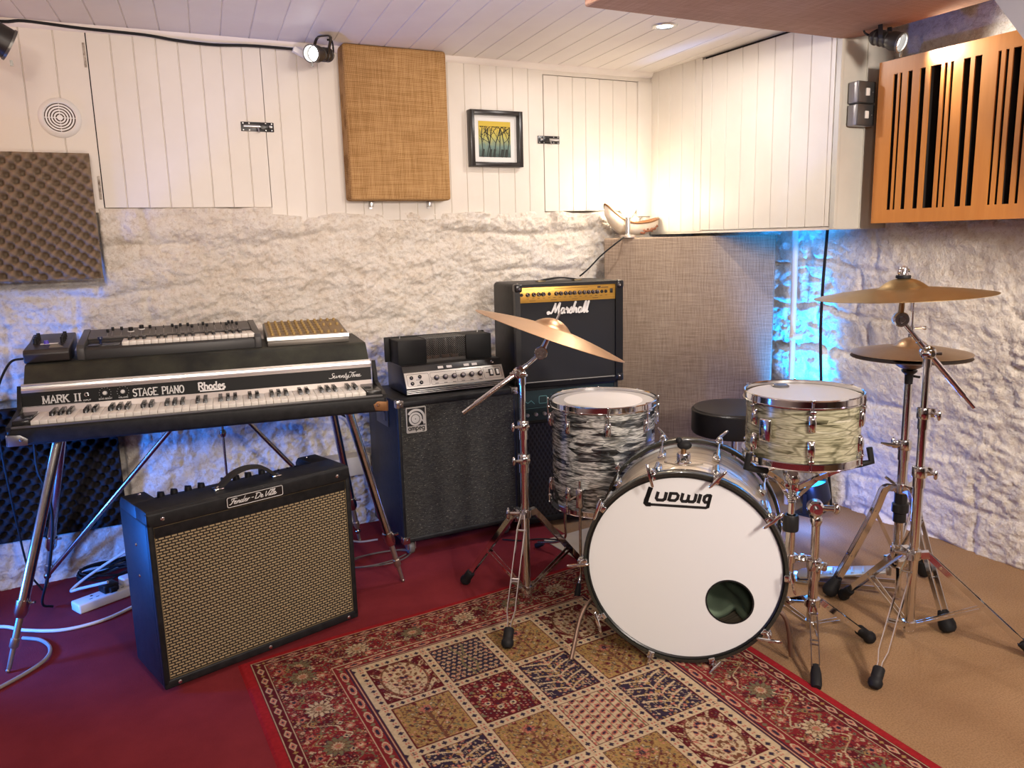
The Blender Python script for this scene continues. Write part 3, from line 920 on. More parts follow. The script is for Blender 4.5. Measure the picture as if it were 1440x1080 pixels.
# 73 keys from E to E
pitch = (1.014-.059)/43
wk = obj('white_key', MB().box((.0004,.017,.706),(pitch-.0004,.152,.7225), .0012, 2), IVORY, RP)
bk = obj('black_key', MB().prism([(.066,.70),(.071,.7335),(.152,.7335),(.152,.70)], .0115, frame((-.00575,0,0), (0,1,0), (0,0,1)), .001), EBONY, RP)
wk.location.x = .059
nm = 'EFGABCD'; first = True
for i in range(1, 43): again(wk, RP, (.059+i*pitch, 0, 0))
for i in range(42):
    if nm[i % 7] in 'FGACD':
        x = .059+(i+1)*pitch
        if first: bk.location.x = x; first = False
        else: again(bk, RP, (x, 0, 0))
Mx = lambda x: frame((x,0,0), (0,1,0), (0,0,1))      # profiles in the YZ plane, swept along +X
obj('lower_trim', MB().prism([(.152,.716),(.156,.7225),(.1645,.737),(.172,.738),(.172,.716)], 1.045, Mx(.013)), ALU, RP)
obj('name_rail', MB().prism([(.165,.736),(.171,.7815),(.19,.7815),(.19,.736)], 1.045, Mx(.013)), mat('matt_black_rail', (.011,.011,.011), .5, spec=.2), RP)
obj('upper_trim', MB().prism([(.168,.780),(.1675,.788),(.172,.792),(.1735,.799),(.171,.802),(.173,.806),(.195,.806),(.195,.780)], 1.045, Mx(.013)), ALU, RP)
lid = MB().prism([(.176,.804),(.182,.812),(.212,.848),(.222,.856),(.235,.859),(.53,.859),(.545,.85),(.55,.83),(.55,.70),(.176,.70)], 1.035, Mx(.0195), .003)
obj('lid', lid, VINYL_OLD, RP)
br = MB()
br.prism([(.001,.657),(.05,.657),(.052,.675),(.034,.688),(.001,.690)], .003, frame((0,.0005,0),(1,0,0),(0,0,1)), .001)
br.box((-.0025,.0,.657),(.0,.045,.69), .001)
screw(br, (.036,-.0025,.675), (0,-1,0), .006)
obj('corner_bracket', br, mat('tarnished_steel', (.30,.30,.31), .35, .9), RP)
br = MB().prism([(WP-.001,.657),(WP-.04,.662),(WP-.046,.682),(WP-.03,.692),(WP-.001,.688)], .003, frame((0,.0005,0),(1,0,0),(0,0,1)), .001)
br.box((WP,.0,.657),(WP+.0025,.045,.69), .001)
screw(br, (WP-.03,-.0025,.680), (0,-1,0), .006)
o = obj('corner_bracket', br, mat('rusty_brown_steel', (.22,.10,.035), .5, .5), RP); o['label'] = 'rusty brown corner bracket'
# control panel on the name rail
nr = V((0,.006,.0455)).normalized()
Mn = frame((0,.1645,.736), (1,0,0), nr)
jk = MB().lathe([(.0028,.0005),(.0035,.003),(.0068,.0025),(.007,.0003)], 24, Mn @ Matrix.Translation((.186,.026,0)), closed=True)
obj('input_jack', jk, CHROME, RP)
for x in (.237, .287):
    Mk = Mn @ Matrix.Translation((x,.026,0))
    k = obj('control_knob', MB().lathe([(0,.004),(.009,.004),(.0105,.0025),(.011,.0003),(0,.0003)], 28, Mk), BLACK, RP)
    obj('knob_cap', MB().lathe([(0,.013),(.0045,.0125),(.006,.010),(.0065,.004),(0,.004)], 24, Mk), WHITE_PLASTIC, k)
    tk = MB()
    for a in range(-5, 6):
        r = math.radians(90+a*27)
        tk.lathe([(0,.0006),(.0009,.0006),(.0009,0),(0,0)], 6, Mk @ Matrix.Translation((.0165*math.cos(r), .0165*math.sin(r), 0)))
    obj('scale_marks', tk, SILVER_INK, k, smooth=0)
lt = MB()
Mw = Mn @ Matrix.Translation((0,.0085,0))
letters(lt, 'MARK', Mw, .022, .0040, .066, .072, .0035)
letters(lt, 'II', Mw, .022, .0042, .151, .022, .0042)
letters(lt, 'STAGE', Mw, .0225, .0036, .314, .072, .0028)
letters(lt, 'PIANO', Mw, .0225, .0036, .398, .066, .0028)
for wd, xc, wd_ in (('INPUT',.186,.022),('BASS BOOST',.237,.038),('VOLUME',.287,.028)): letters(lt, wd, Mn @ Matrix.Translation((0,.0066,0)), .0042, .0008, xc-wd_/2, wd_, t=.0004)
lt.stroke([(.013,.0025),(.18,.0025)], .0008, .0005, Mn); lt.stroke([(.31,.0025),(.445,.0025)], .0008, .0005, Mn)
lt.stroke([(.013,.0445),(.445,.0445)], .0008, .0005, Mn)
obj('panel_lettering', lt, SILVER_INK, RP, smooth=0)
lg = MB()
Ml = Mn @ Matrix.Translation((0,.012,0))
letters(lg, 'Rhodes', Ml, .0225, .0046, .505, .082, .0026, t=.0012)
lg.box((.509,-.006,0),(.583,-.0015,.001), M=Ml)
obj('logo', lg, WHITE_INK, RP, smooth=0)
sv = MB()
S1 = [[(.55,.86),(.42,1.0),(.25,.9),(.3,.65),(.42,.45),(.36,.12),(.12,.02),(-.12,.12)],
 [(.42,.22),(.62,.34),(.66,.5),(.55,.5),(.52,.2),(.68,.05),(.86,.28),(.9,.5)],
 [(.9,.5),(.96,.08),(1.2,.5),(1.26,.42),(1.24,.2),(1.4,.34),(1.44,.5),(1.33,.48),(1.32,.14),(1.5,.08),(1.66,.46),(1.64,.05)],
 [(1.64,.05),(1.78,.46),(1.88,.44),(1.86,.08),(2.0,.12),(2.2,.9)],[(2.04,.55),(2.3,.58)],[(2.1,.4),(2.1,.06),(2.26,.1),(2.34,.5)],
 [(2.34,.5),(2.36,.14),(2.5,.16),(2.6,.5),(2.5,-.2),(2.34,-.35),(2.3,-.1),(2.6,.15)],
 [(2.6,.95),(2.75,1.05),(3.1,.92),(3.5,1.02)],[(3.1,.95),(2.98,.5),(2.88,.1),(2.7,.02),(2.6,.12)],
 [(3.25,.9),(3.16,.05),(3.3,.46),(3.4,.4),(3.4,.06),(3.55,.3),(3.6,.5),(3.66,.44),(3.66,.08)],
 [(3.66,.08),(3.86,.3),(3.9,.48),(3.8,.46),(3.78,.1),(3.96,.08),(4.1,.3),(4.14,.48),(4.03,.46),(4.02,.1),(4.2,.06),(4.36,.2)]]
script(sv, S1, Mn @ Matrix.Translation((0,.014,0)), .017, .0016, .918, 1.42, .0008, .18)
obj('script_badge', sv, SILVER_INK, RP, smooth=0)
# legs
def loc_in(root_xy, yaw, p):
    a = math.radians(yaw); dx, dy = p[0]-root_xy[0], p[1]-root_xy[1]
    return V((dx*math.cos(a)+dy*math.sin(a), -dx*math.sin(a)+dy*math.cos(a), p[2]))
def piano_leg(top, foot, name='leg'):
    top, foot = V(top), V(foot); d = (foot-top)
    at = lambda k: top + d*k
    l = obj(name, MB().tube([top, at(.72)], .0145, 18), CHROME_WORN, RP)
    cl = MB().lathe([(.0145,-.001),(.019,0),(.019,.035),(.0125,.05),(.0125,.0)], 18, along(at(.70), foot))
    cl.cyl(at(.715)+V((.018,-.004,0)), at(.715)+V((.034,-.012,.004)), .004, 10)
    obj('leg_clamp', cl, CHROME_WORN, l)
    tp = MB().lathe([(.0095,0),(.0095,.08),(.0125,.083),(.0125,.105),(.009,.11)], 16, along(at(.74), foot))
    tp.tube([at(.80), at(.985)], [.009,.0065], 14).sphere(foot+V((0,0,.005)), .0065, 10)
    obj('leg_tip', tp, mat('worn_steel_tip', (.42,.36,.30), .4, .9), l)
fl = loc_in((-.307,2.575), -7, (-.38,2.538,0)); fr_ = loc_in((-.307,2.575), -7, (.821,2.556,.006))
fl.z = .006
piano_leg((.112,.09,.655), fl); piano_leg((.962,.09,.655), fr_)
rl_ = V((-.085,.575,.006)); rr_ = V((1.04,.575,.006))
piano_leg((.065,.47,.655), rl_); piano_leg((.945,.47,.655), rr_)
for a, b in ((V((.47,.44,.655)), V((.065,.47,.655)).lerp(rl_, .93)), (V((.585,.44,.655)), V((.945,.47,.655)).lerp(rr_, .93))):
    k = MB().tube([a, b], .0085, 14); k.sphere(b, .013, 12); k.box(tuple(a+V((-.02,-.015,-.006))), tuple(a+V((.02,.015,.001))), .002)
    obj('brace', k, CHROME_WORN, RP)
pk = MB().cyl((.563,.32,.655), (.563,.32,.33), .004, 10).lathe([(0,.014),(.008,.012),(.012,0),(.008,-.012),(0,-.014)], 14, Matrix.Translation((.563,.32,.565)))
obj('pedal_rod', pk, CHROME_WORN, RP)

# ------------------------------------------------------------------ instruments on top of the piano
SY = thing('synthesizer', 'small grey synthesizer keyboard with white keys on the stage piano', 'synthesizer', (-.118, 2.79, .859), -4)
SW = .553
sb = MB().prism([(.004,.0),(.006,.030),(.018,.038),(.125,.038),(.13,.05),(.262,.066),(.268,.0)], SW-.04, Mx(.02), .0015)
obj('body', sb, mat('charcoal_synth_plastic', (.03,.03,.03), .42), SY)
ec = MB()
for x0 in (0, SW-.022): ec.prism([(0,.0),(0,.036),(.012,.047),(.13,.058),(.27,.072),(.272,.0)], .022, Mx(x0), .003)
obj('end_cheek', ec, mat('dark_grey_cheek', (.055,.055,.055), .4), SY)
obj('control_panel', MB().prism([(.128,.0505),(.13,.0535),(.262,.0695),(.264,.066)], SW-.046, Mx(.023)), mat('grey_panel', (.085,.08,.075), .45), SY)
sp = (.533-.128)/19
w2 = obj('white_key', MB().box((.0004,.014,.036),(sp-.0004,.122,.0485), .001), IVORY, SY); w2.location.x = .128
b2 = obj('black_key', MB().prism([(.052,.04),(.056,.0575),(.122,.0575),(.122,.04)], .0105, frame((-.00525,0,0),(0,1,0),(0,0,1)), .001), EBONY, SY)
for i in range(1, 19): again(w2, SY, (.128+i*sp, 0, 0))
first = True
for i in range(18):
    if 'FGABCDE'[i % 7] in 'FGACD':
        if first: b2.location.x = .128+(i+1)*sp; first = False
        else: again(b2, SY, (.128+(i+1)*sp, 0, 0))
bs = obj('bender_section', MB().box((.03,.02,.037),(.122,.118,.041), .001), BLACK_GLOSS, SY)
obj('bender_knob', MB().lathe([(0,.024),(.007,.023),(.008,.016),(.004,.010),(.004,0),(0,0)], 20, Matrix.Translation((.064,.065,.041))), mat('dark_blue_knob', (.02,.03,.09), .3), bs)
pn_ = V((0,.132,.016)).normalized()
Mp = frame((0,.13,.0535), (1,0,0), pn_)
zs = [262,295,360,430,508,572,615,675,742,772,805,862,892,945,982,1010,1070,1125,1165,1187,1215,1247]
k0 = None
for i, zx in enumerate(zs):
    x = (zx-75)/1325*SW; big = zx in (430, 508); small = zx in (615,675,945,1070,1125)
    y = .085 + (.012 if i % 3 else -.015)
    Mk = Mp @ Matrix.Translation((x, y, 0))
    if big:
        k = obj('dial', MB().lathe([(0,.016),(.007,.015),(.008,.004),(.008,0),(0,0)], 20, Mk), BLACK, SY)
        obj('dial_skirt', MB().lathe([(0,.004),(.010,.003),(.0105,0),(0,0)], 20, Mk), WHITE_PLASTIC, k)
    elif small:
        obj('toggle', MB().cyl((0,0,0),(0,.002,.010), .0014, 8, M=Mk), BLACK, SY)
    elif k0 is None:
        k0 = obj('slider_cap', MB().box((-.0045,-.004,.002),(.0045,.004,.013), .0015).box((-.001,-.001,0),(.001,.001,.003)), BLACK, SY); k0.matrix_local = Mk
    else:
        c = again(k0, SY); c.matrix_local = Mk
sl = MB()
for i, zx in enumerate(zs): sl.box((((zx-75)/1325*SW)-.0007,.02,.0002),(((zx-75)/1325*SW)+.0007,.115,.0006), M=Mp)
for i in range(12): sl.box((.06+i*.04,.012,.0002),(.085+i*.04,.0135,.0006), M=Mp)
obj('panel_markings', sl, mat('faint_grey_print', (.35,.34,.32), .5), SY, smooth=0)
obj('rear_connector', MB().box((.40,.262,.02),(.44,.276,.034), .002), BLACK, SY)

MX_ = thing('mixer', 'flat mixer with rows of gold knobs on the right of the stage piano', 'mixer', (.452, 2.752, .859), -6.6)
MW, MD = .274, .275
obj('body', MB().prism([(0,.0),(0,.012),(.004,.028),(.012,.030),(.262,.056),(MD,.054),(MD,.0)], MW, Mx(0), .002), mat('grey_mixer_case', (.16,.145,.125), .38, .4), MX_)
obj('front_trim', MB().prism([(-.0015,.020),(.001,.0305),(.012,.0325),(.012,.030),(.004,.020)], MW, Mx(0)), ALU, MX_)
obj('panel', MB().prism([(.012,.0305),(.012,.0322),(.265,.0585),(.265,.0555)], MW-.012, Mx(.006)), mat('bronze_mixer_panel', (.25,.165,.07), .45, .3), MX_)
pn2 = V((0,.253,.0263)).normalized(); Mq = frame((0,.012,.0322), (1,0,0), pn2)
GOLD = mat('gold_knob_plastic', (.40,.27,.09), .4)
g0 = None
for ix in range(11):
    for iy in range(6):
        x, y = .020+ix*.0235, .018+iy*.042
        if ix >= 8 and iy in (1, 2, 4): continue
        Mk = Mq @ Matrix.Translation((x, y, 0))
        if g0 is None:
            g0 = obj('knob', MB().lathe([(0,.0095),(.0042,.009),(.0048,.003),(.0052,0),(0,0)], 14), GOLD, MX_); g0.matrix_local = Mk
        else:
            c = again(g0, MX_); c.matrix_local = Mk
ln = MB()
for ix in range(9): ln.box((.0315+ix*.0235,.008,0),(.0322+ix*.0235,.24,.0004), M=Mq)
for iy in range(6): ln.box((.012,.034+iy*.042,0),(.20,.0346+iy*.042,.0004), M=Mq)
obj('panel_lines', ln, mat('dark_brown_print', (.06,.035,.02), .6), MX_, smooth=0)

UN = thing('effects_unit', 'small wedge shaped black effects unit with a purple button on the piano\'s left end', 'effects unit', (-.262, 2.80, .859), -3)
UW = .125
obj('case', MB().prism([(0,.004),(-.004,.03),(.004,.042),(.16,.052),(.255,.066),(.27,.060),(.265,.02),(.16,.012),(.14,.0),(.01,.0)], UW, Mx(0), .004, 3), mat('dark_bronze_case', (.035,.031,.03), .38, .3), UN)
tn = V((0,.156,.010)).normalized(); Mu = frame((0,.004,.0425), (1,0,0), tn)
u0 = None
for x, y0_, n in ((.022,.105,4), (.098,.108,4)):
    for i in range(n):
        Mk = Mu @ Matrix.Translation((x, y0_+i*.03, .002+i*.0008))
        if u0 is None:
            u0 = obj('knob', MB().lathe([(0,.016),(.0055,.0155),(.006,.004),(.0068,-.004),(0,-.004)], 16), BLACK, UN); u0.matrix_local = Mk
        else:
            c = again(u0, UN); c.matrix_local = Mk
obj('purple_button', MB().lathe([(0,.012),(.006,.011),(.0075,.002),(.0075,-.003),(0,-.003)], 20, Mu @ Matrix.Translation((.055,.088,.001))), mat('purple_button_plastic', (.10,.07,.55), .3), UN)
obj('button_plate', MB().box((.038,.078,.0005),(.088,.098,.0016), .0005, M=Mu), WHITE_PLASTIC, UN)
mk = MB()
for i in range(5): mk.box((.068,.02+i*.011,.0004),(.108-.004*i,.0212+i*.011,.0011), M=Mu)
obj('panel_markings', mk, mat('tan_print', (.42,.35,.25), .6), UN, smooth=0)
tag(obj('effects_cable', MB().tube(smooth_pts([(-.262,2.82,.875),(-.30,2.82,.865),(-.335,2.80,.80),(-.345,2.82,.74),(-.36,2.86,.69),(-.37,2.95,.55),(-.37,3.05,.3),(-.36,3.1,.1),(-.33,3.12,.012)], 8), .0035, 8), RUBBER), 'thin cable from the wedge shaped effects unit down behind the piano', 'cable')
tag(obj('hanging_cable', MB().tube(smooth_pts([(-.43,3.10,.95),(-.37,3.08,.87),(-.362,3.05,.80),(-.375,2.98,.72),(-.39,2.9,.70)], 8), .0045, 8), RUBBER), 'black cable hanging on the wall left of the piano', 'cable')
tag(obj('piano_lead', MB().tube(smooth_pts([(-.25,2.66,.656),(-.252,2.665,.56),(-.235,2.68,.48),(-.235,2.70,.38),(-.27,2.78,.2),(-.31,2.88,.06),(-.29,2.95,.012)], 8), .004, 8), RUBBER), 'blue-lit lead hanging from under the piano beside its left leg', 'cable')
# ------------------------------------------------------------------ tweed-free black combo amplifier, front left
def grille_dash(name, light, dark, bw, bh):
    m, nt, b = newmat(name)
    b.inputs['Roughness'].default_value = .8
    tc = coords(nt); s = N(nt, 'ShaderNodeSeparateXYZ'); nt.links.new(tc, s.inputs[0])
    c = N(nt, 'ShaderNodeCombineXYZ'); nt.links.new(s.outputs[0], c.inputs[0]); nt.links.new(s.outputs[2], c.inputs[1])
    k = N(nt, 'ShaderNodeTexBrick', Scale=1.0)
    k.inputs['Brick Width'].default_value = bw; k.inputs['Row Height'].default_value = bh
    k.inputs['Mortar Size'].default_value = bh*.25; k.inputs['Mortar Smooth'].default_value = .2
    k.inputs['Color1'].default_value = rgba(light); k.inputs['Color2'].default_value = rgba([v*.85 for v in light]); k.inputs['Mortar'].default_value = rgba(dark)
    nt.links.new(c.outputs[0], k.inputs['Vector'])
    nt.links.new(k.outputs['Color'], b.inputs['Base Color'])
    iv = N(nt, 'ShaderNodeMath', operation='SUBTRACT'); iv.inputs[0].default_value = 1
    nt.links.new(k.outputs['Fac'], iv.inputs[1]); bump(nt, b, iv.outputs[0], .6, .002)
    return m
XZ = lambda y=0: frame((0,y,0), (1,0,0), (0,0,1))     # flat on a front face, +Z towards -Y

FA = thing('guitar_combo_amplifier', 'black combo amplifier with tan woven grille standing on the red carpet', 'guitar amplifier', (.018, 2.188, .005), 15.6)
W, D, H = .606, .235, .515
c = MB().box((0,.012,.012),(W,D,.484), .009, 3)
c.prism([(.004,.44),(.004,H-.006),(.010,H),(.115,H),(.128,H-.012),(.128,.44)], W-.004, Mx(.002), .003)
for x0, x1 in ((.001,.066),(W-.066,W-.001)):
    c.prism([(.09,.44),(.09,H),(D-.022,H-.002),(D-.004,H-.020),(D-.001,.44)], x1-x0, Mx(x0), .004)
obj('cabinet', c, VINYL, FA)
f = MB()
f.box((0,0,.470),(W,.02,H-.004), .006, 3).box((0,0,.010),(W,.02,.037), .006, 3)
f.box((0,0,.02),(.017,.02,.49), .006, 3).box((W-.017,0,.02),(W,.02,.49), .006, 3)
obj('front_frame', f, VINYL, FA)
obj('grille_cloth', MB().box((.012,.006,.030),(W-.012,.0135,.476)), grille_dash('tan_woven_grille', (.40,.305,.165), (.012,.009,.006), .017, .0080), FA)
pp = MB()
for a, b_ in (((.0165,.004,.0365),(W-.0165,.009,.0385)),((.0165,.004,.4685),(W-.0165,.009,.4705)),((.0165,.004,.0365),(.0185,.009,.4705)),((W-.0185,.004,.0365),(W-.0165,.009,.4705))): pp.box(a, b_)
obj('piping', pp, mat('dull_gold_piping', (.16,.12,.06), .5), FA, smooth=0)
for p, n_, r in [((x,0,z),(0,-1,0),.0058) for x, z in ((.041,.490),(.562,.490),(.041,.022),(.57,.022),(.305,.022))] + [((0,.11,z),(-1,0,0),.005) for z in (.40,.31)] + [((x,.19,H-.0015),(0,0,1),.0055) for x in (.045, W-.045)]:
    obj('screw', screw(MB(), p, n_, r), CHROME, FA)
bp = MB().prism(rounded(.212,.4745,.382,.5075,.005,4,(1,1,1,1)), .003, XZ(0))
bg = obj('badge', bp, BLACK_GLOSS, FA)
bl = MB(); r_ = rounded(.2145,.477,.3795,.505,.004,4,(1,1,1,1)); bl.stroke(r_+[r_[0]], .0016, .0006, XZ(-.003))
F1 = [[(.62,.92),(.35,.98),(.05,.92),(-.02,.75)],[(.3,.96),(.2,.4),(.02,.02),(-.12,.1)],[(.08,.5),(.42,.55)],
 [(.42,.22),(.6,.4),(.56,.5),(.44,.4),(.46,.08),(.66,.1),(.76,.3)],[(.78,.5),(.72,.05),(.9,.46),(1.0,.42),(.98,.08),(1.1,.1)],
 [(1.4,.42),(1.2,.46),(1.14,.12),(1.28,.06),(1.42,.4),(1.52,1.0),(1.4,.1),(1.54,.1)],[(1.58,.22),(1.76,.4),(1.72,.5),(1.6,.4),(1.62,.08),(1.82,.1),(1.92,.4)],[(1.92,.5),(1.88,.05),(2.02,.42),(2.16,.46)],
 [(2.36,.42),(2.62,.42)],
 [(2.92,.95),(2.84,.05)],[(2.74,.95),(3.1,.98),(3.4,.7),(3.2,.15),(2.82,.05)],[(3.48,.22),(3.66,.4),(3.62,.5),(3.5,.4),(3.52,.08),(3.72,.1),(3.8,.2)],
 [(4.0,.95),(4.1,.05),(4.5,.98),(4.62,.9)],[(4.5,.46),(4.44,.08),(4.56,.1)],[(4.56,.1),(4.8,.9),(4.72,1.0),(4.66,.1),(4.8,.1)],[(4.8,.1),(5.02,.9),(4.94,1.0),(4.88,.1),(5.0,.1)],[(5.02,.22),(5.2,.4),(5.16,.5),(5.04,.4),(5.06,.08),(5.26,.1),(5.36,.24)]]
script(bl, F1, XZ(-.003) @ Matrix.Translation((0,.484,0)), .0165, .0019, .222, 1.55, .0008, .25)
obj('badge_script', bl, SILVER_INK, bg, smooth=0)
hd = MB()
pts = smooth_pts([(.219,.065,.518),(.236,.065,.531),(.266,.065,.551),(.306,.065,.560),(.349,.065,.553),(.376,.065,.533),(.392,.065,.518)], 5)
hd.bar(pts, (0,1,0), .026, .009)
h = obj('handle', hd, mat('moulded_rubber_handle', (.02,.02,.02), .45), FA)
for x in (.218,.393):
    hc = MB().box((x-.014,.05,H-.001),(x+.014,.08,H+.006), .003); screw(hc, (x,.065,H+.006), (0,0,1), .006)
    obj('handle_cap', hc, CHROME_WORN, h)
k0 = None
for x in (.097,.134,.174,.212,.281,.318,.356,.40):
    if k0 is None:
        k = MB().lathe([(0,.030),(.009,.029),(.0105,.02),(.012,.0),(0,0)], 18)
        k.prism([(-.004,0),(.004,0),(.003,.020),(-.003,.020)], .027)
        k0 = obj('pointer_knob', k, BLACK_GLOSS, FA); k0.location = (x,.175,.482)
    else: again(k0, FA, (x,.175,.482))
lj = MB()
for x in (.45,.48,.505): lj.cyl((x,.165,.482),(x,.165,.490), .008, 16).cyl((x,.165,.490),(x,.165,.503), .004, 12)
obj('jacks_and_switches', lj, CHROME, FA)
f0 = obj('foot', MB().lathe([(0,0),(.014,0),(.016,.013),(0,.013)], 18), RUBBER, FA); f0.location = (.04,.05,0)
for x, y in ((W-.04,.05),(.04,D-.04),(W-.04,D-.04)): again(f0, FA, (x,y,0))

# ------------------------------------------------------------------ bass cabinet with the silver badge
AC = thing('bass_speaker_cabinet', 'tall black speaker cabinet with a silver and black badge, on casters', 'speaker cabinet', (.89, 2.738, .005), .8)
W, D, Z0, H = .501, .36, .062, .616
obj('cabinet', MB().box((0,.008,Z0),(W,D,H), .010, 3), VINYL, AC)
f = MB()
f.box((0,0,H-.026),(W,.02,H-.001), .007, 3).box((0,0,Z0+.001),(W,.02,Z0+.022), .007, 3)
f.box((0,0,Z0+.005),(.016,.02,H-.005), .007, 3).box((W-.016,0,Z0+.005),(W,.02,H-.005), .007, 3)
obj('front_frame', f, VINYL, AC)
def sparkle():
    m, nt, b = newmat('black_grille_cloth_with_silver_flecks'); b.inputs['Roughness'].default_value = .75
    n = N(nt, 'ShaderNodeTexNoise', Scale=1.0, Detail=3.0, Roughness=.7); nt.links.new(coords(nt, (60, 60, 420)), n.inputs['Vector'])
    n2 = N(nt, 'ShaderNodeTexNoise', Scale=1.0, Detail=2.0); nt.links.new(coords(nt, (150, 150, 600)), n2.inputs['Vector'])
    mx = N(nt, 'ShaderNodeMix', data_type='RGBA', blend_type='ADD'); mx.inputs[0].default_value = 1
    nt.links.new(ramp(nt, n.outputs[0], [(.42, (.007,.0075,.0075)), (.66, (.045,.045,.041))]), mx.inputs[6])
    nt.links.new(ramp(nt, n2.outputs[0], [(.66, (0,0,0)), (.76, (.34,.32,.27))]), mx.inputs[7])
    nt.links.new(mx.outputs[2], b.inputs['Base Color']); bump(nt, b, n.outputs[0], .5, .002)
    return m
obj('grille_cloth', MB().box((.013,.004,Z0+.02),(W-.013,.012,H-.022)), sparkle(), AC)
bz, bw_, bh_ = .491, .079, .097
B = MB().prism(rounded(.034,bz,.034+bw_,bz+bh_,.004,3,(1,1,1,1)), .004, XZ(.004))
bd = obj('badge', B, mat('silver_badge', (.62,.61,.58), .35, .5), AC)
Mb = XZ(0) @ Matrix.Translation((.034,bz,0))
bk_ = MB().box((.004,.026,0),(bw_-.004,bh_-.004,.0006), M=Mb)
obj('badge_field', bk_, BLACK_INK, bd, smooth=0)
ar = MB()
cx, cy = .036, .052
ar.stroke(arc(cx,cy,.009,.009,0,360,28), .0135, .0013, Mb)
ar.stroke(arc(cx,cy,.022,.022,0,360,36), .0075, .0013, Mb)
ar.stroke(arc(cx+.002,cy+.003,.0325,.031,150,-4,22)+[(cx+.0345,.030)], .0085, .0014, Mb)
ar.stroke([(cx+.022,cy),(cx+.034,.0335)], .004, .0012, Mb)
obj('badge_emblem', ar, mat('silver_emblem', (.66,.65,.62), .4, .3), bd, smooth=0)
al = MB(); letters(al, 'ampeg', Mb @ Matrix.Translation((0,.0095,0)), .0185, .0030, .006, .067, t=.0008)
obj('badge_lettering', al, BLACK_INK, bd, smooth=0)
def corner_cap(mb, x, y, z, sx, sz, r=.030):
    mb.box((min(x,x+sx*r),y-.002,min(z,z+sz*r)),(max(x,x+sx*r),y+.0,max(z,z+sz*r)), .0008)
    mb.box((x-.002 if sx > 0 else x,y,min(z,z+sz*r)),(x if sx > 0 else x+.002,y+r,max(z,z+sz*r)), .0008)
    mb.box((min(x,x+sx*r),y,z if sz < 0 else z-.002),(max(x,x+sx*r),y+r,z+.002 if sz < 0 else z), .0008)
    return mb
for x, sx in ((0,1),(W,-1)):
    for z, sz in ((Z0,1),(H,-1)):
        k = corner_cap(MB(), x, 0, z, sx, sz, .026); screw(k, (x+sx*.014,-.002,z+sz*.014), (0,-1,0), .004)
        obj('corner_cap', k, CHROME_WORN, AC)
hp = MB().box((-.004,.10,.50),(.0,.24,.60), .002).box((-.007,.12,.52),(-.003,.15,.555), .003)
obj('side_handle', hp, mat('side_handle_plate', (.03,.03,.032), .4), AC)
def caster(parent, x, y, z1):
    k = MB().box((x-.026,y-.026,z1-.004),(x+.026,y+.026,z1)).box((x-.017,y-.012,z1-.04),(x-.013,y+.022,z1-.003)).box((x+.013,y-.012,z1-.04),(x+.017,y+.022,z1-.003))
    o = obj('caster', k, STEEL, parent)
    obj('wheel', MB().lathe([(0,-.011),(.024,-.011),(.026,-.007),(.026,.007),(.024,.011),(0,.011)], 28, Matrix.Translation((x,y+.008,z1-.036)) @ Matrix.Rotation(PI/2, 4, 'Y')), mat('grey_caster_wheel', (.13,.12,.11), .5), o)
for x in (.045, W-.045):
    for y in (.05, D-.06): caster(AC, x, y, Z0)
screwm = MB()

# ------------------------------------------------------------------ valve bass head on the cabinet
AH = thing('bass_amplifier_head', 'silver-fronted valve amplifier head on top of the speaker cabinet', 'bass amplifier', (.952, 2.80, .621), -1.2)
W, D = .412, .235
obj('chassis', MB().prism([(.0,.004),(.0,.026),(.004,.030),(.034,.086),(.048,.108),(.056,.110),(D,.110),(D,.004)], W, Mx(0), .0015), mat('black_enamel_chassis', (.013,.013,.013), .35), AH)
tf = V((0,.030,.056)).normalized()
Mf = frame((0,.0035,.029), (1,0,0), tf)
ph = V((0,.030,.056)).length
obj('faceplate', MB().box((.002,.001,0),(W-.002,ph,.0016), .0004, M=Mf), mat('silver_faceplate', (.60,.58,.54), .38, .45), AH)
tr_ = MB()
for y in (.010,.0165,.023): tr_.box((.0,-.0016,y-.002),(W,.0005,y+.001), .0005)
obj('base_trim', tr_, STEEL, AH)
ln = MB()
for r in (rounded(.010,.008,.098,.056,.006,4,(1,1,1,1)), rounded(.104,.008,.318,.029,.005,4,(1,1,1,1)), rounded(.104,.036,.318,.056,.005,4,(1,1,1,1)), rounded(.326,.010,.402,.056,.006,4,(1,1,1,1))):
    ln.stroke(r+[r[0]], .0009, .0022, Mf)
ln.stroke([(.104,.0325),(.318,.0325)], .0007, .0022, Mf); ln.stroke([(.211,.008),(.211,.056)], .0007, .0022, Mf)
for i in range(6): ln.box((.118+i*.0365,.0105,0),(.132+i*.0365,.0125,.0022), M=Mf); 
ln.box((.045,.032,0),(.062,.0335,.0022), M=Mf).box((.045,.010,0),(.062,.0115,.0022), M=Mf).box((.335,.033,0),(.350,.0355,.0022), M=Mf)
obj('panel_print', ln, BLACK_INK, AH, smooth=0)
for i in range(6):
    Mk = Mf @ Matrix.Translation((.127+i*.0365,.0335,.0016))
    k = obj('control_knob', MB().lathe([(0,.010),(.0085,.010),(.0095,.006),(.0105,0),(0,0)], 24, Mk), mat('dark_brown_knob', (.03,.022,.016), .3) if i == 0 else bpy.data.materials['dark_brown_knob'], AH)
    kc = MB().lathe([(0,.0125),(.0045,.012),(.0065,.0098),(0,.0098)], 20, Mk); kc.box((-.0006,.001,.0122),(.0006,.006,.0128), M=Mk)
    obj('knob_cap', kc, STEEL, k)
for x, y in ((.028,.042),(.062,.044),(.028,.019),(.064,.021)):
    obj('input_jack', MB().lathe([(.0028,.001),(.0028,.006),(.006,.006),(.0075,.003),(.0075,.0012)], 18, Mf @ Matrix.Translation((x,y,.0006)), closed=True), BLACK_GLOSS, AH)
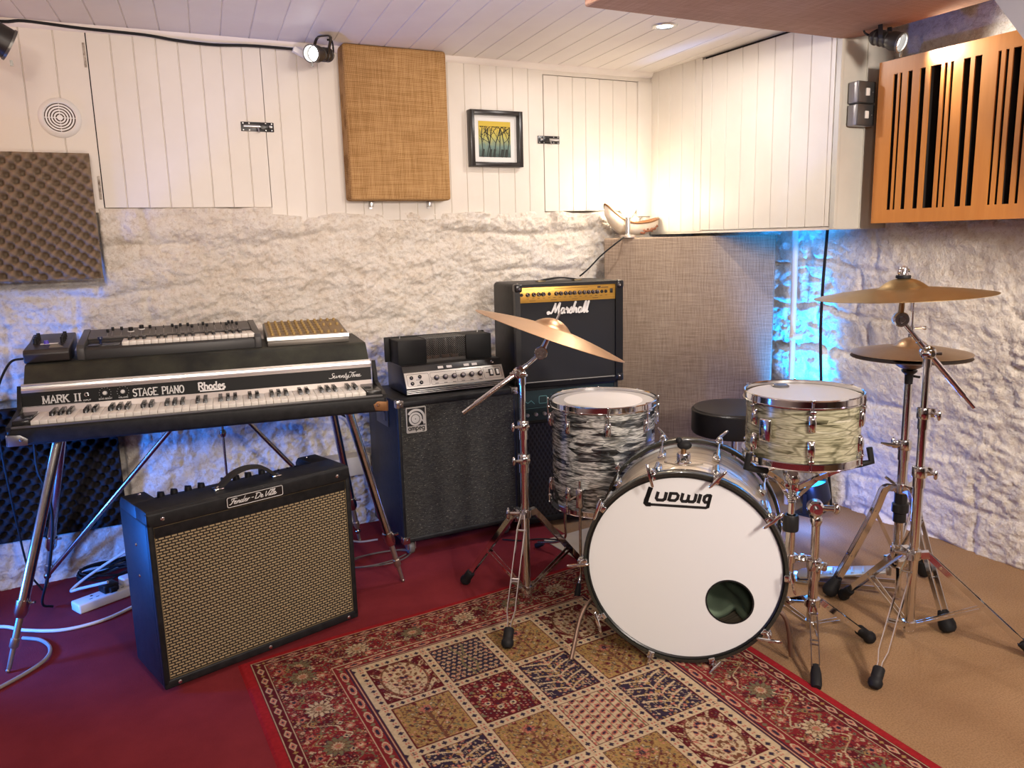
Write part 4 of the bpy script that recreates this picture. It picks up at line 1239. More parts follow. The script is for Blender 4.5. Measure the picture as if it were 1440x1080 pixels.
for x in (.357,.384):
    k = obj('rocker_surround', MB().box((x-.0085,.019,.001),(x+.0085,.047,.005), .001, M=Mf), BLACK, AH)
    obj('rocker_switch', MB().box((x-.005,.023,.004),(x+.005,.043,.0085), .001, M=Mf), WHITE_PLASTIC, k)
tags = MB(); Mt = frame((0,.0345,.0875), (1,0,0), V((0,.014,.022)))
for x in (.142,.178,.250,.284): tags.box((x,.004,.0003),(x+.022,.014,.0012), M=Mt)
obj('label_stickers', tags, WHITE_INK, AH, smooth=0)
jl = MB().lathe([(.003,.0),(.003,.003),(.006,.0025),(.006,0)], 16, Mt @ Matrix.Translation((.372,.012,0)), closed=True)
obj('pilot_ring', jl, CHROME, AH)
TC = mat('black_wrinkle_transformer', (.015,.016,.017), .55, spec=.25, bmp=(500,.3,.0008))
obj('transformer_cover', MB().box((.0,.085,.109),(.116,.195,.203), .003), TC, AH)
obj('transformer_cover', MB().box((.282,.085,.109),(.392,.195,.207), .003), TC, AH)
cg = MB()
def strip(a, b): cg.bar([V(a), V(b)], (0,1,0), .0006, .0012)
x0, x1, z0, z1, yc = .114, .284, .112, .205, .095
st_ = .0085
n = int((x1-x0+z1-z0)/st_)
for i in range(n+1):
    s = i*st_
    a = (x0+s, z0) if s <= x1-x0 else (x1, z0+s-(x1-x0)); b_ = (x0, z0+s) if s <= z1-z0 else (x0+s-(z1-z0), z1)
    if abs(a[0]-b_[0]) > .001:
        strip((a[0],yc,a[1]), (b_[0],yc,b_[1])); strip((x0+x1-a[0],yc+.0007,a[1]), (x0+x1-b_[0],yc+.0007,b_[1]))
for z in (z0, z1): cg.bar([(x0,yc,z),(x1,yc,z)], (0,1,0), .003, .004)
for z in (z0+.012,): cg.box((x0,yc-.002,z0),(x1,yc+.002,z0+.01))
nn = 18
for i in range(nn): 
    cg.bar([(x0+(x1-x0)*i/nn,.095,z1),(x0+(x1-x0)*i/nn,.19,z1)], (0,0,1), .0008, .0014)
for y in np.linspace(.10,.19,9): cg.bar([(x0,y,z1),(x1,y,z1)], (0,0,1), .0008, .0014)
obj('valve_cage', cg, mat('grey_perforated_cage', (.20,.20,.19), .4, .7), AH, smooth=0)
obj('back_cover', MB().box((-.018,.198,.109),(.41,.21,.207), .002), TC, AH)
for i, x in enumerate((.138,.172,.214,.252)):
    v = obj('valve', MB().lathe([(0,.074),(.006,.073),(.0125,.064),(.014,.05),(.014,.02),(.012,.0),(0,0)], 20, Matrix.Translation((x,.14,.122))), mat('smoked_valve_glass', (.03,.026,.024), .08) if i == 0 else bpy.data.materials['smoked_valve_glass'], AH)
    obj('valve_base', MB().lathe([(0,.02),(.0155,.02),(.0155,0),(0,0)], 20, Matrix.Translation((x,.14,.110))), mat('brown_valve_base', (.14,.07,.035), .5) if i == 0 else bpy.data.materials['brown_valve_base'], v)
    obj('getter', MB().lathe([(0,.012),(.009,.008),(.0125,0),(.0118,0),(0,.010)], 16, Matrix.Translation((x,.14,.183))), STEEL, v)
th = MB()
for x in (.03,.36): th.cyl((x,.15,.203),(x,.15,.218), .0025, 8).box((x-.008,.149,.217),(x+.008,.151,.219))
obj('thumb_screw', th, STEEL, AH)

# ------------------------------------------------------------------ tall black amp underneath and the gold-panelled combo on top
LA = thing('bass_combo_amplifier', 'black amplifier with dark teal panel under the gold panelled combo', 'bass amplifier', (1.40, 2.79, .005), -5)
W, D, H = .475, .27, .604
obj('cabinet', MB().box((0,.006,.02),(W,D,H), .010, 3), VINYL, LA)
f = MB(); f.box((0,0,H-.018),(W,.02,H), .005).box((0,0,.02),(W,.02,.045), .005).box((0,0,.02),(.02,.02,H), .005).box((W-.02,0,.02),(W,.02,H), .005).box((0,0,.445),(W,.02,.462), .005)
obj('front_frame', f, VINYL, LA)
obj('control_panel', MB().box((.02,.004,.462),(W-.02,.012,.585)), mat('dark_teal_panel', (.012,.030,.036), .35), LA)
tp_ = MB()
r = rounded(.110,.530,.145,.560,.005,3,(1,1,1,1)); tp_.stroke(r+[r[0]], .002, .0008, XZ(.004))
tp_.stroke([(.04,.55),(.06,.535),(.075,.545),(.09,.53)], .002, .0008, XZ(.004)); tp_.stroke([(.025,.512),(.45,.516)], .0012, .0008, XZ(.004)); tp_.stroke([(.165,.52),(.165,.565)], .0012, .0008, XZ(.004))
obj('panel_print', tp_, mat('teal_print', (.10,.26,.27), .5), LA, smooth=0)
k0 = None
for i in range(10):
    if k0 is None:
        k0 = obj('control_knob', MB().lathe([(0,.012),(.007,.011),(.008,0),(0,0)], 18, Matrix.Rotation(PI/2, 4, 'X')), STEEL, LA); k0.location = (.055,.004,.487)
    else: again(k0, LA, (.055+i*.038,.004,.487))
def mesh_grille():
    m, nt, b = newmat('black_steel_mesh'); b.inputs['Roughness'].default_value = .45; b.inputs['Metallic'].default_value = .3
    v = N(nt, 'ShaderNodeTexVoronoi', Scale=75.0); v.inputs['Randomness'].default_value = 0.0
    nt.links.new(coords(nt, (1,1,.6), (0, math.radians(45), 0)), v.inputs['Vector'])
    nt.links.new(ramp(nt, v.outputs[0], [(.3, (.004,.004,.005)), (.5, (.022,.022,.025))]), b.inputs['Base Color'])
    bump(nt, b, v.outputs[0], .8, .004); return m
obj('speaker_grille', MB().box((.02,.004,.045),(W-.02,.012,.446)), mesh_grille(), LA)
ft_ = MB()
for x in (.05, W-.05):
    for y in (.05, D-.05): ft_.lathe([(0,0),(.018,0),(.02,.02),(0,.02)], 16, Matrix.Translation((x,y,0)))
obj('foot', ft_, RUBBER, LA)

MA = thing('guitar_combo_amplifier', 'black combo amplifier with gold control panel on top of another amplifier', 'guitar amplifier', (1.403, 2.765, .6095), -8.5)
W, D, H = .465, .29, .412
def rbody(y0, y1, r, z0=0, z1=H, x0=0, x1=W):
    return MB().prism(rounded(x0, z0, x1, z1, r, 5, (1,1,1,1)), y1-y0, XZ(y1), .002)
obj('cabinet', rbody(.022, D, .018), VINYL, MA)
f = MB()
o_ = rounded(0,0,W,H,.018,5,(1,1,1,1)); i_ = rounded(.020,.018,W-.034,H-.012,.006,5,(1,1,1,1))
nO = len(o_)
vs = [(p[0],0.004,p[1]) for p in o_] + [(p[0],0.0,p[1]) for p in i_] + [(p[0],.03,p[1]) for p in o_] + [(p[0],.03,p[1]) for p in i_]
fs = []
for k in range(nO):
    l = (k+1) % nO
    fs += [(k,l,nO+l,nO+k), (k,2*nO+k,2*nO+l,l), (nO+k,nO+l,3*nO+l,3*nO+k), (2*nO+k,3*nO+k,3*nO+l,2*nO+l)]
f.raw(vs, fs)
obj('front_frame', f, mat('smooth_black_edge', (.010,.0105,.012), .35, spec=.3), MA)
px0, px1, pz0, pz1 = .0195, .4205, .339, .4005
gp = obj('control_panel', MB().box((px0,.006,pz0),(W-.034,.014,pz1), .001), mat('brushed_gold_panel', (.62,.36,.075), .36, .55, var=(20, (.50,.28,.05), (.2,1,8))), MA)
kb = mat('black_ribbed_knob', (.012,.012,.012), .35)
zx = [(318,'d'),(368,1),(418,1),(460,1),(497,1),(550,'d'),(608,1),(647,1),(688,1),(726,1),(763,1),(808,1),(848,1),(886,1),(924,1),(960,1),(1003,'d'),(1037,'d')]
k0 = kc0 = None
for x_, ty in zx:
    x = px0 + (x_-302)/(1100-302)*(px1-px0)
    if ty == 1:
        if k0 is None:
            k0 = obj('control_knob', MB().lathe([(0,.011),(.007,.011),(.0085,.0),(0,0)], 18, Matrix.Rotation(PI/2, 4, 'X')), kb, gp); k0.location = (x,.006,.371)
            kk = obj('knob_cap', MB().lathe([(0,.013),(.0055,.0125),(.0068,.0108),(0,.0108)], 18, Matrix.Rotation(PI/2, 4, 'X')), CHROME, gp); kk.location = (x,.006,.372); kc0 = kk
        else:
            again(k0, gp, (x,.006,.371)); again(kc0, gp, (x,.006,.372))
    else:
        obj('jack_socket', MB().lathe([(0,.004),(.0055,.004),(.007,.0),(0,0)], 16, Matrix.Translation((x,.006,.371)) @ Matrix.Rotation(PI/2, 4, 'X')), BLACK, gp)
obj('power_switch', MB().box((px1-.013,.002,.364),(px1-.002,.008,.382), .001), BLACK, gp)
lp = MB(); Mz = XZ(.006)
for i in range(16): lp.box((.048+i*.0225,.355,0),(.058+i*.0225,.3565,.0005), M=Mz)
lp.stroke([(.035,.391),(.155,.391)], .0012, .0005, Mz); lp.stroke([(.165,.391),(.31,.391)], .0012, .0005, Mz)
lp.box((.352,.386,0),(.366,.393,.0005), M=Mz).box((.368,.386,0),(.400,.389,.0005), M=Mz)
for i in range(4): lp.box((.06+i*.09,.346,0),(.085+i*.09,.3475,.0005), M=Mz)
obj('panel_print', lp, mat('dark_panel_print', (.05,.025,.01), .5), gp, smooth=0)
obj('grille_cloth', MB().box((.0195,.010,.017),(W-.034,.018,.340)), mat('black_fine_grille_cloth', (.0085,.009,.012), .8, bmp=(900,.4,.0008)), MA)
pz = MB().tube([(.022,.007,.020),(W-.036,.007,.020)], .0018, 8)
for x in (.03,.23,.42): pz.box((x-.003,.002,.017),(x+.003,.008,.022), .0008)
obj('piping', pz, mat('silver_grey_piping', (.3,.3,.3), .4), MA)
ms = MB()
M1 = [[(-.12,.10),(-.28,.02),(-.34,.16),(-.20,.22),(.02,.08),(.22,.55),(.36,1.0)],[(.36,1.0),(.34,.5),(.38,.1)],[(.38,.1),(.56,.6),(.78,1.04)],[(.78,1.04),(.70,.5),(.70,.06),(.84,.10)],
 [(1.22,.48),(1.02,.50),(.92,.24),(.98,.04),(1.12,.10),(1.24,.46)],[(1.24,.48),(1.20,.10),(1.34,.08)],
 [(1.40,.30),(1.46,.52),(1.48,.40),(1.60,.46)],[(1.60,.46),(1.54,.1),(1.64,.08)],
 [(1.66,.10),(1.86,.52),(1.88,.40),(1.96,.14),(1.84,.02),(1.70,.10)],
 [(1.96,.10),(2.16,.9),(2.24,1.02),(2.16,.7),(2.08,.04)],[(2.10,.14),(2.26,.46),(2.36,.40),(2.34,.08),(2.46,.10)],
 [(2.84,.48),(2.64,.50),(2.54,.24),(2.60,.04),(2.74,.10),(2.86,.46)],[(2.86,.48),(2.82,.10),(2.96,.12)],
 [(2.96,.12),(3.14,.9),(3.22,1.02),(3.14,.6),(3.10,.06),(3.22,.10)],[(3.22,.10),(3.40,.9),(3.48,1.02),(3.40,.6),(3.36,.06),(3.50,.12)]]
script(ms, M1, XZ(.010) @ Matrix.Translation((0,.290,0)), .043, .0062, .150, 1.07, .004, .10)
obj('script_logo', ms, WHITE_INK, MA, smooth=0)
for x, sx in ((0,1),(W,-1)):
    for z, sz in ((0,1),(H,-1)):
        k = MB().box((min(x-sx*.002,x+sx*.03),-.003,min(z-sz*.002,z+sz*.03)),(max(x-sx*.002,x+sx*.03),.035,max(z-sz*.002,z+sz*.03)), .008, 3)
        o = obj('corner_protector', k, BLACK_GLOSS, MA)
        q = MB(); screw(q, (x+sx*.018,-.003,z+sz*.018), (0,-1,0), .005)
        if z: screw(q, (x+sx*.016,.02,z+.002), (0,0,1), .004)
        obj('screw_head', q, CHROME, o)
hb = MB().bar(smooth_pts([(.155,.14,H+.002),(.175,.14,H+.008),(.24,.14,H+.014),(.30,.14,H+.008),(.32,.14,H+.002)], 4), (0,1,0), .028, .006)
h = obj('handle', hb, RUBBER, MA)
DBRASS = mat('dull_brass_cap', (.25,.2,.12), .4, .8)
for x in (.14, .30): obj('handle_cap', MB().box((x,.122,H-.001),(x+.035,.158,H+.006), .003), DBRASS, h)
# ------------------------------------------------------------------ drums
PEARL_TOM = pearl('olive_oyster_pearl', [(.30, (.035,.034,.018)), (.41, (.24,.23,.14)), (.50, (.52,.50,.34)), (.58, (.32,.31,.20)), (.70, (.80,.77,.60))], 38)
PEARL_FLOOR = pearl('black_oyster_pearl', [(.32, (.006,.007,.008)), (.44, (.05,.055,.058)), (.49, (.24,.25,.25)), (.55, (.74,.75,.71)), (.61, (.14,.15,.15)), (.72, (.7,.7,.67))], 30)
def pearl_bass():
    m, nt, b = newmat('tan_oyster_pearl'); b.inputs['Roughness'].default_value = .3; b.inputs['Metallic'].default_value = .05
    b.inputs['Coat Weight'].default_value = .3; b.inputs['Coat Roughness'].default_value = .05
    v = coords(nt); wob = N(nt, 'ShaderNodeTexNoise', Scale=6.0, Detail=3.0); nt.links.new(v, wob.inputs['Vector'])
    s = N(nt, 'ShaderNodeVectorMath', operation='MULTIPLY_ADD'); s.inputs[1].default_value = (.03,.05,.03)
    nt.links.new(wob.outputs['Color'], s.inputs[0]); nt.links.new(v, s.inputs[2])
    mp = N(nt, 'ShaderNodeMapping'); mp.inputs['Scale'].default_value = (4, 75, 4); nt.links.new(s.outputs[0], mp.inputs['Vector'])
    n = N(nt, 'ShaderNodeTexNoise', Scale=1.0, Detail=4.0, Roughness=.6); nt.links.new(mp.outputs[0], n.inputs['Vector'])
    nt.links.new(ramp(nt, n.outputs[0], [(.30, (.09,.06,.035)), (.42, (.50,.40,.28)), (.56, (.74,.64,.50)), (.66, (.36,.28,.19)), (.76, (.78,.70,.58))]), b.inputs['Base Color'])
    return m
HEAD = mat('coated_white_drum_head', (.68,.685,.68), .5)
HEAD_CLEAR = mat('greyish_drum_head_edge', (.56,.53,.51), .35)

# bass drum
BD = thing('bass_drum', 'large pearl bass drum with white front head on the patterned rug', 'drum', (1.325, 1.632, .011), -42)
ZC = .2795; R0 = .2785
Mz = frame((0,0,ZC), (1,0,0), (0,0,1))      # lathe axis points to the front
obj('shell', MB().lathe([(.252,-.03),(.2545,-.034),(.2545,-.366),(.252,-.37),(.247,-.366),(.247,-.034)], 96, Mz, closed=True), pearl_bass(), BD)
HOOPM = mat('dark_olive_lacquered_hoop', (.020,.022,.018), .25, coat=.5)
def hoop(z0, z1, m, name='hoop'):
    return obj(name, MB().lathe([(.268,z0),(R0-.002,z0),(R0,z0+.003),(R0,z1-.003),(R0-.002,z1),(.268,z1)], 96, Mz, closed=True), m, BD)
hoop(-.038, 0, HOOPM); hoop(-.40, -.362, HOOPM)
rim = MB()
rim.lathe([(.262,-.006),(.2655,-.0035),(.2685,-.006),(.2685,-.012),(.262,-.012)], 96, Mz, closed=True)
obj('head_collar', rim, mat('dark_head_collar', (.03,.03,.03), .3, .6), BD)
# front head with port hole
px_, pz_, pr_ = .127, -.086, .0625
def head_disc(z):
    n = 72; vs = []; fs = []
    for k in range(n):
        a = 2*PI*k/n; vs.append((px_+pr_*math.cos(a), pz_+pr_*math.sin(a), z))
    for k in range(n):
        d = V((math.cos(2*PI*k/n), math.sin(2*PI*k/n))); c = V((px_, pz_))
        b_ = c.dot(d); t = -b_ + math.sqrt(b_*b_ - c.dot(c) + .2632**2); q = c+d*t
        vs.append((q.x, q.y, z))
    m = len(vs)
    vs += [(v[0], v[1], z-.0015) for v in vs]
    for k in range(n):
        l = (k+1) % n
        fs += [(k, l, n+l, n+k), (k, m+k, m+l, l), (m+k, m+n+k, m+n+l, m+l)]
    return MB().raw(vs, fs, Mz)
fh = obj('front_head', head_disc(-.009), HEAD, BD)
obj('port_ring', MB().lathe([(pr_-.001,-.0105),(pr_+.0022,-.0085),(pr_+.0022,-.008),(pr_-.002,-.0078)], 56, Mz @ Matrix.Translation((px_,pz_,0)), closed=True), BLACK, fh)
obj('rear_head', MB().lathe([(0,-.388),(.257,-.388),(.257,-.3895),(0,-.3895)], 72, Mz), HEAD, BD)
lg = MB(); Ml = Mz @ Matrix.Translation((-.107,.1725,-.0089))
h_ = .0565
def LS(pts, w): lg.stroke([((p[0]+.22*p[1])*h_*.965, p[1]*h_) for p in pts], w*h_, .0006, Ml)
LS([(.12,1.0),(.02,.34),(.02,.20),(.10,.13),(.3,.13)], .21); LS([(.1,.13),(3.0,.13),(3.08,.18),(3.10,.78)], .13)
LS([(.10,1.0),(.05,.5),(.03,.16)], .22)
LS([(.52,.80),(.50,.47),(.58,.38),(.84,.38),(.93,.46)], .155); LS([(.93,.80),(.93,.40)], .16)
LS([(1.15,.80),(1.13,.36)], .16); LS([(1.10,.755),(1.44,.755),(1.54,.66),(1.53,.50),(1.43,.40),(1.12,.40)], .14)
LS([(1.74,.80),(1.73,.47),(1.80,.39),(1.98,.39),(2.05,.47),(2.05,.74)], .15); LS([(2.05,.47),(2.13,.39),(2.32,.39),(2.39,.47),(2.39,.80)], .15)
LS([(2.60,.80),(2.58,.34)], .165)
LS([(3.12,.755),(2.92,.755),(2.82,.68),(2.82,.50),(2.90,.41),(3.10,.41)], .15); LS([(3.08,.80),(3.08,.14)], .16)
obj('logo', lg, BLACK_INK, fh, smooth=0)
def tension(parent, a, front, tw):
    """claw on the hoop, T-rod and shell lug at angle a"""
    Q = Mz @ Matrix.Rotation(a, 4, 'Z')
    s = 1 if front else -1; zf = 0 if front else -.40
    lug = MB().box((.252,-.012,-.030),(.268,.012,.030), .006, 3, M=Q @ Matrix.Translation((0,0,zf-s*.125)))
    lug.cyl((.272,0,zf-s*.085),(.270,0,zf-s*.15), .0058, 12, M=Q)
    l = obj('lug', lug, CHROME, parent)
    cl = MB()
    zz = sorted((zf+s*.004, zf-s*.030))
    cl.box((R0-.001,-.011,zz[0]),(R0+.004,.011,zz[1]), .002, M=Q)
    zz = sorted((zf+s*.005, zf-s*.001))
    cl.box((R0-.013,-.009,zz[0]),(R0+.004,.009,zz[1]), .002, M=Q)
    cl.lathe([(0,-.012),(.0085,-.010),(.0085,.010),(.006,.014),(0,.015)], 16, Q @ Matrix.Translation((R0+.008,0,zf-s*.008)))
    obj('claw', cl, CHROME, parent)
    rd = MB().cyl((R0+.008,0,zf+s*.026),(.272,0,zf-s*.10), .0032, 10, M=Q)
    T = Q @ Matrix.Translation((R0+.008,0,zf+s*.028)) @ Matrix.Rotation(tw, 4, 'Z')
    rd.tube([(0,-.032,-.001*s),(0,-.026,0),(0,0,s*.002),(0,.026,0),(0,.032,-.001*s)], [.0030,.0044,.0050,.0044,.0030], 10, M=T)
    obj('tension_rod', rd, CHROME, parent)
rt = random.Random(11)
for k in range(10):
    tension(BD, math.radians(36*k), True, rt.uniform(-1, 1)+(PI/2 if k % 2 else .3))
for k in range(10):
    tension(BD, math.radians(36*k), False, rt.uniform(-.6, .6)+PI/2)
# mount on top of the shell
mt = MB().lathe([(.006,.03),(.018,.03),(.020,.026),(.020,.004),(.024,0),(.006,0)], 28, Matrix.Translation((-.012,.185,ZC+.2535)), closed=True)
mt.box((-.032,.17,ZC+.25),(.008,.20,ZC+.258), .002)
o = obj('tom_mount', mt, CHROME, BD)
obj('mount_wing', MB().bar([(-.065,.150,ZC+.262),(-.012,.150,ZC+.252),(.045,.150,ZC+.262)], (0,0,1), .004, .006), CHROME_WORN, o)
obj('mount_post', MB().cyl((-.012,.185,ZC+.28),(-.012,.185,ZC+.297), .008, 14), mat('bronze_post', (.25,.14,.07), .4, .8), o)
obj('rubber_cap', MB().sphere((-.010,.188,ZC+.305), .017, 16, sq=(1.25,.85,.85)).sphere((-.026,.188,ZC+.318), .010, 12), RUBBER, o)
# spurs
for sx in (-1, 1):
    a = V((sx*.225,.10,ZC-.125)); e = V((sx*.305,-.055,.003)) if sx < 0 else V((.30,.10,.003))
    s_ = obj('spur', MB().tube(smooth_pts([a, a.lerp(e,.45)+V((sx*.022,0,.03)), e], 8), .0062, 10), mat('dull_bronze_spur', (.25,.17,.13), .4, .9), BD)
    obj('spur_bracket', MB().sphere(a, .018, 14, sq=(.8,1.2,1.0)), CHROME_WORN, s_)
# green blanket inside, seen through the port
bl_ = MB().grid(40, 30, lambda u, v: (-.17+.36*u, .09+.24*v, .16+.02*math.sin(u*9)*math.sin(v*5+1)+.012*math.sin(u*23+v*7)+.06*v-.05*u))
o = obj('damping_blanket', bl_, mat('green_blanket', (.13,.18,.12), .95, bmp=(300,.4,.002)), smooth=60)
o.location = BD.location; o.rotation_euler = BD.rotation_euler
so = o.modifiers.new('thickness', 'SOLIDIFY'); so.thickness = .02
tag(o, 'green blanket inside the bass drum, seen through the port hole', 'blanket')

def drum(name, label, c, yaw, R, z0, z1, nl, pm, ph, rods=True):
    t = thing(name, label, 'drum', (c[0], c[1], z0), yaw)
    h = z1-z0
    obj('shell', MB().lathe([(R-.005,.012),(R,.010),(R,h-.012),(R-.005,h-.014)], 80, closed=True), pm, t)
    def rimp(za, zb, flip):
        pr = [(R+.002,0),(R+.010,.0),(R+.0105,.003),(R+.0065,.004),(R+.0065,.020),(R+.008,.022),(R+.0065,.024),(R+.003,.022),(R+.003,.004)]
        return [(r, zb-.024+z if not flip else za+.024-z) for r, z in pr]
    tr = obj('rim', MB().lathe(rimp(h-.03, h, False), 80, closed=True), CHROME, t)
    obj('rim', MB().lathe(rimp(0, .03, True), 80, closed=True), CHROME, t)
    hd = obj('drum_head', MB().lathe([(0,h-.0105),(R-.004,h-.0105),(R+.003,h-.016),(R+.003,h-.019),(0,h-.0125)], 64), HEAD_CLEAR, t)
    obj('bottom_head', MB().lathe([(0,.0125),(R-.004,.0125),(R-.004,.0105),(0,.0105)], 48), HEAD_CLEAR, t)
    for k in range(nl):
        a = ph + 2*PI*k/nl
        Q = Matrix.Rotation(a, 4, 'Z')
        for top in (True, False):
            zc = h-.075 if top else .072
            if h < .25: zc = h-.062 if top else .062
            lg = MB().box((R-.002,-.010,zc-.024),(R+.009,.010,zc+.024), .0048, 3, M=Q)
            lg.sphere((R+.009,0,zc), .010, 14, M=Q, sq=(.65,1,2.2))
            obj('lug', lg, CHROME, t)
            ze = h-.004 if top else .004; s = 1 if top else -1
            rd = MB().cyl((R+.0125,0,zc+s*.015),(R+.0125,0,ze+s*.002), .0028, 10, M=Q)
            rd.box((R+.003,-.008,ze-s*.026-.004),(R+.017,.008,ze-s*.026+.004), .002, M=Q)
            rd.box((R+.0095,-.003,ze-.002),(R+.0155,.003,ze+.006 if top else ze+.002), .001, M=Q)
            obj('tension_rod', rd, CHROME, t)
    return t, h, hd

# floor tom
FC = (1.484, 2.271); FR = .1785
FT, FH, hd = drum('floor_tom', 'tall black and white pearl floor tom behind the bass drum', FC, 0, FR, .272, .652, 8, PEARL_FLOOR, math.radians(-118))
obj('head_coating', MB().lathe([(0,FH-.0095),(FR*.76,FH-.0095),(FR*.76,FH-.0105),(0,FH-.0105)], 64), mat('pinkish_white_coating', (.80,.76,.73), .6), hd)
obj('damper_felt', MB().box((.075,-.155,FH-.0105),(.11,-.145,FH-.004), .001), mat('brown_felt', (.16,.08,.05), .8), hd)
obj('logo_badge', MB().box((-.018,-FR-.0018,.245),(.018,-FR+.003,.285), .002, M=Matrix.Rotation(math.radians(26), 4, 'Z')), mat('grey_blue_badge', (.13,.16,.18), .35, .4), FT)
def tom_leg(phi, tip):
    q = V((math.cos(phi), math.sin(phi), 0))
    a = q*(FR+.014)
    tip = V((tip[0]-FC[0], tip[1]-FC[1], -.272+tip[2]))
    bend = V((a.x, a.y, -.272+.085))
    l = obj('leg', MB().tube([V((a.x,a.y,.13))] + smooth_pts([V((a.x,a.y,.0)), V((a.x,a.y,-.12)), bend, bend.lerp(tip,.35)+V((0,0,-.008)), tip+V((0,0,.012))], 6), .0048, 12), CHROME_WORN, FT)
    k = MB().box((FR-.002,-.013,.035),(FR+.024,.013,.105), .007, 3, M=Matrix.Rotation(phi, 4, 'Z'))
    s = V((-q.y, q.x, 0)); k.tube([a+q*.008+V((0,0,.085)), a+q*.03+V((0,0,.085)), a+q*.038+s*.016+V((0,0,.1))], .0035, 8).tube([a+q*.03+V((0,0,.085)), a+q*.038-s*.016+V((0,0,.075))], .0035, 8)
    obj('leg_bracket', k, CHROME, l)
    d = (tip-bend).normalized()
    obj('rubber_tip', MB().lathe([(0,-.012),(.010,-.010),(.011,.0),(.0075,.028),(.0055,.032),(0,.032)], 16, along(tip-d*.0, tip-d)), RUBBER, l)
w_ang = lambda x, y: math.atan2(y, x)
tom_leg(w_ang(-.159,-.104), (1.300,2.150,.018)); tom_leg(w_ang(-.05,.185), (1.385,2.585,.018)); tom_leg(w_ang(.185,-.06), (1.80,2.16,.018))

# rack tom on its stand
TCX = (1.687, 1.569); TR = .152
TM, TH, hd = drum('rack_tom', 'olive pearl tom drum resting in the basket of a chrome stand', TCX, 0, TR, .575, .768, 6, PEARL_TOM, math.radians(-128))
obj('damper_pad', MB().lathe([(0,TH-.004),(.020,TH-.004),(.024,TH-.0075),(.024,TH-.0105),(0,TH-.0105)], 28, Matrix.Translation((.02,.105,0))), mat('grey_gel_pad', (.10,.10,.11), .25), hd)
bg = MB().box((TR-.001,-.010,.112),(TR+.0016,.010,.148), .0015, M=Matrix.Rotation(math.radians(-72+18), 4, 'Z'))
obj('badge', bg, mat('pale_teal_badge', (.35,.48,.46), .4, .2), TM)
mk = MB().box((TR-.002,-.018,.07),(TR+.016,.018,.135), .006, 3, M=Matrix.Rotation(math.radians(188), 4, 'Z'))
obj('mounting_bracket', mk, CHROME, TM)

# ------------------------------------------------------------------ stands
def flat_leg(parent, base, p0, p1, foot='bulb', gap=.012, w=.0028, h=.016, sub=True):
    """double-braced leg: two parallel flat strips that meet at a rubber foot"""
    p0, p1 = V(p0)-base, V(p1)-base
    d = (p1-p0).normalized(); s = d.cross(V((0,0,1))).normalized()
    mb = MB()
    for sg in (-1, 1):
        mb.bar([p0+s*sg*gap*.45, p0.lerp(p1,.10)+s*sg*gap, p0.lerp(p1,.74)+s*sg*gap, p0.lerp(p1,.82)+s*sg*gap*.45, p0.lerp(p1,.93)+s*sg*gap*.4], s, w, h)
    m = p0.lerp(p1,.5); mb.cyl(m-s*gap*1.2, m+s*gap*1.2, .0035, 10)
    m = p0.lerp(p1,.12); mb.cyl(m-s*gap*1.3, m+s*gap*1.3, .004, 10)
    l = obj('leg', mb, CHROME, parent)
    M = along(p1, p0)
    if foot == 'bulb':
        pr = [(0,-.001),(.012,.002),(.018,.010),(.019,.020),(.015,.028),(.0155,.032),(.0155,.056),(.013,.060),(0,.060)]
    else:
        pr = [(0,-.001),(.012,.002),(.0145,.012),(.0145,.045),(.010,.070),(0,.072)]
    obj('rubber_foot', MB().lathe(pr, 24, M), RUBBER, l)
    return l
def collar(z, r, wing=0., name='clamp'):
    mb = MB().lathe([(r*.9,-.016),(r+.006,-.015),(r+.007,-.012),(r+.007,.012),(r+.006,.015),(r*.9,.016)], 28, Matrix.Translation((0,0,z)), closed=True)
    Q = Matrix.Translation((0,0,z)) @ Matrix.Rotation(wing, 4, 'Z')
    mb.box((r,-.009,-.012),(r+.022,.009,.012), .004, 2, M=Q)
    mb.cyl((r+.012,-.03,0),(r+.012,.016,0), .0045, 12, M=Q)
    mb.bar([(r+.012,-.034,-.014),(r+.012,-.031,-.005),(r+.012,-.030,0),(r+.012,-.031,.005),(r+.012,-.034,.014)], Q.to_3x3() @ V((1,0,0)), .009, .005) if False else None
    mb.sphere((r+.012,-.036,0), .010, 12, M=Q, sq=(.7,.6,1.5))
    return mb
def struts(parent, base, hub0, feet, zs, k=.52):
    mb_list = []
    for f in feet:
        a = (V(hub0)-base).lerp(V(f)-base, k); c = V((0,0,zs)) + (V((a.x,a.y,0)).normalized())*.014
        s = (a-c).normalized().cross(V((0,0,1))).normalized()
        mb = MB()
        for sg in (-1, 1): mb.bar([c+s*sg*.006, a+s*sg*.010], s, .002, .009)
        mb.cyl(a-s*.013, a+s*.013, .003, 8)
        obj('brace', mb, CHROME, parent)

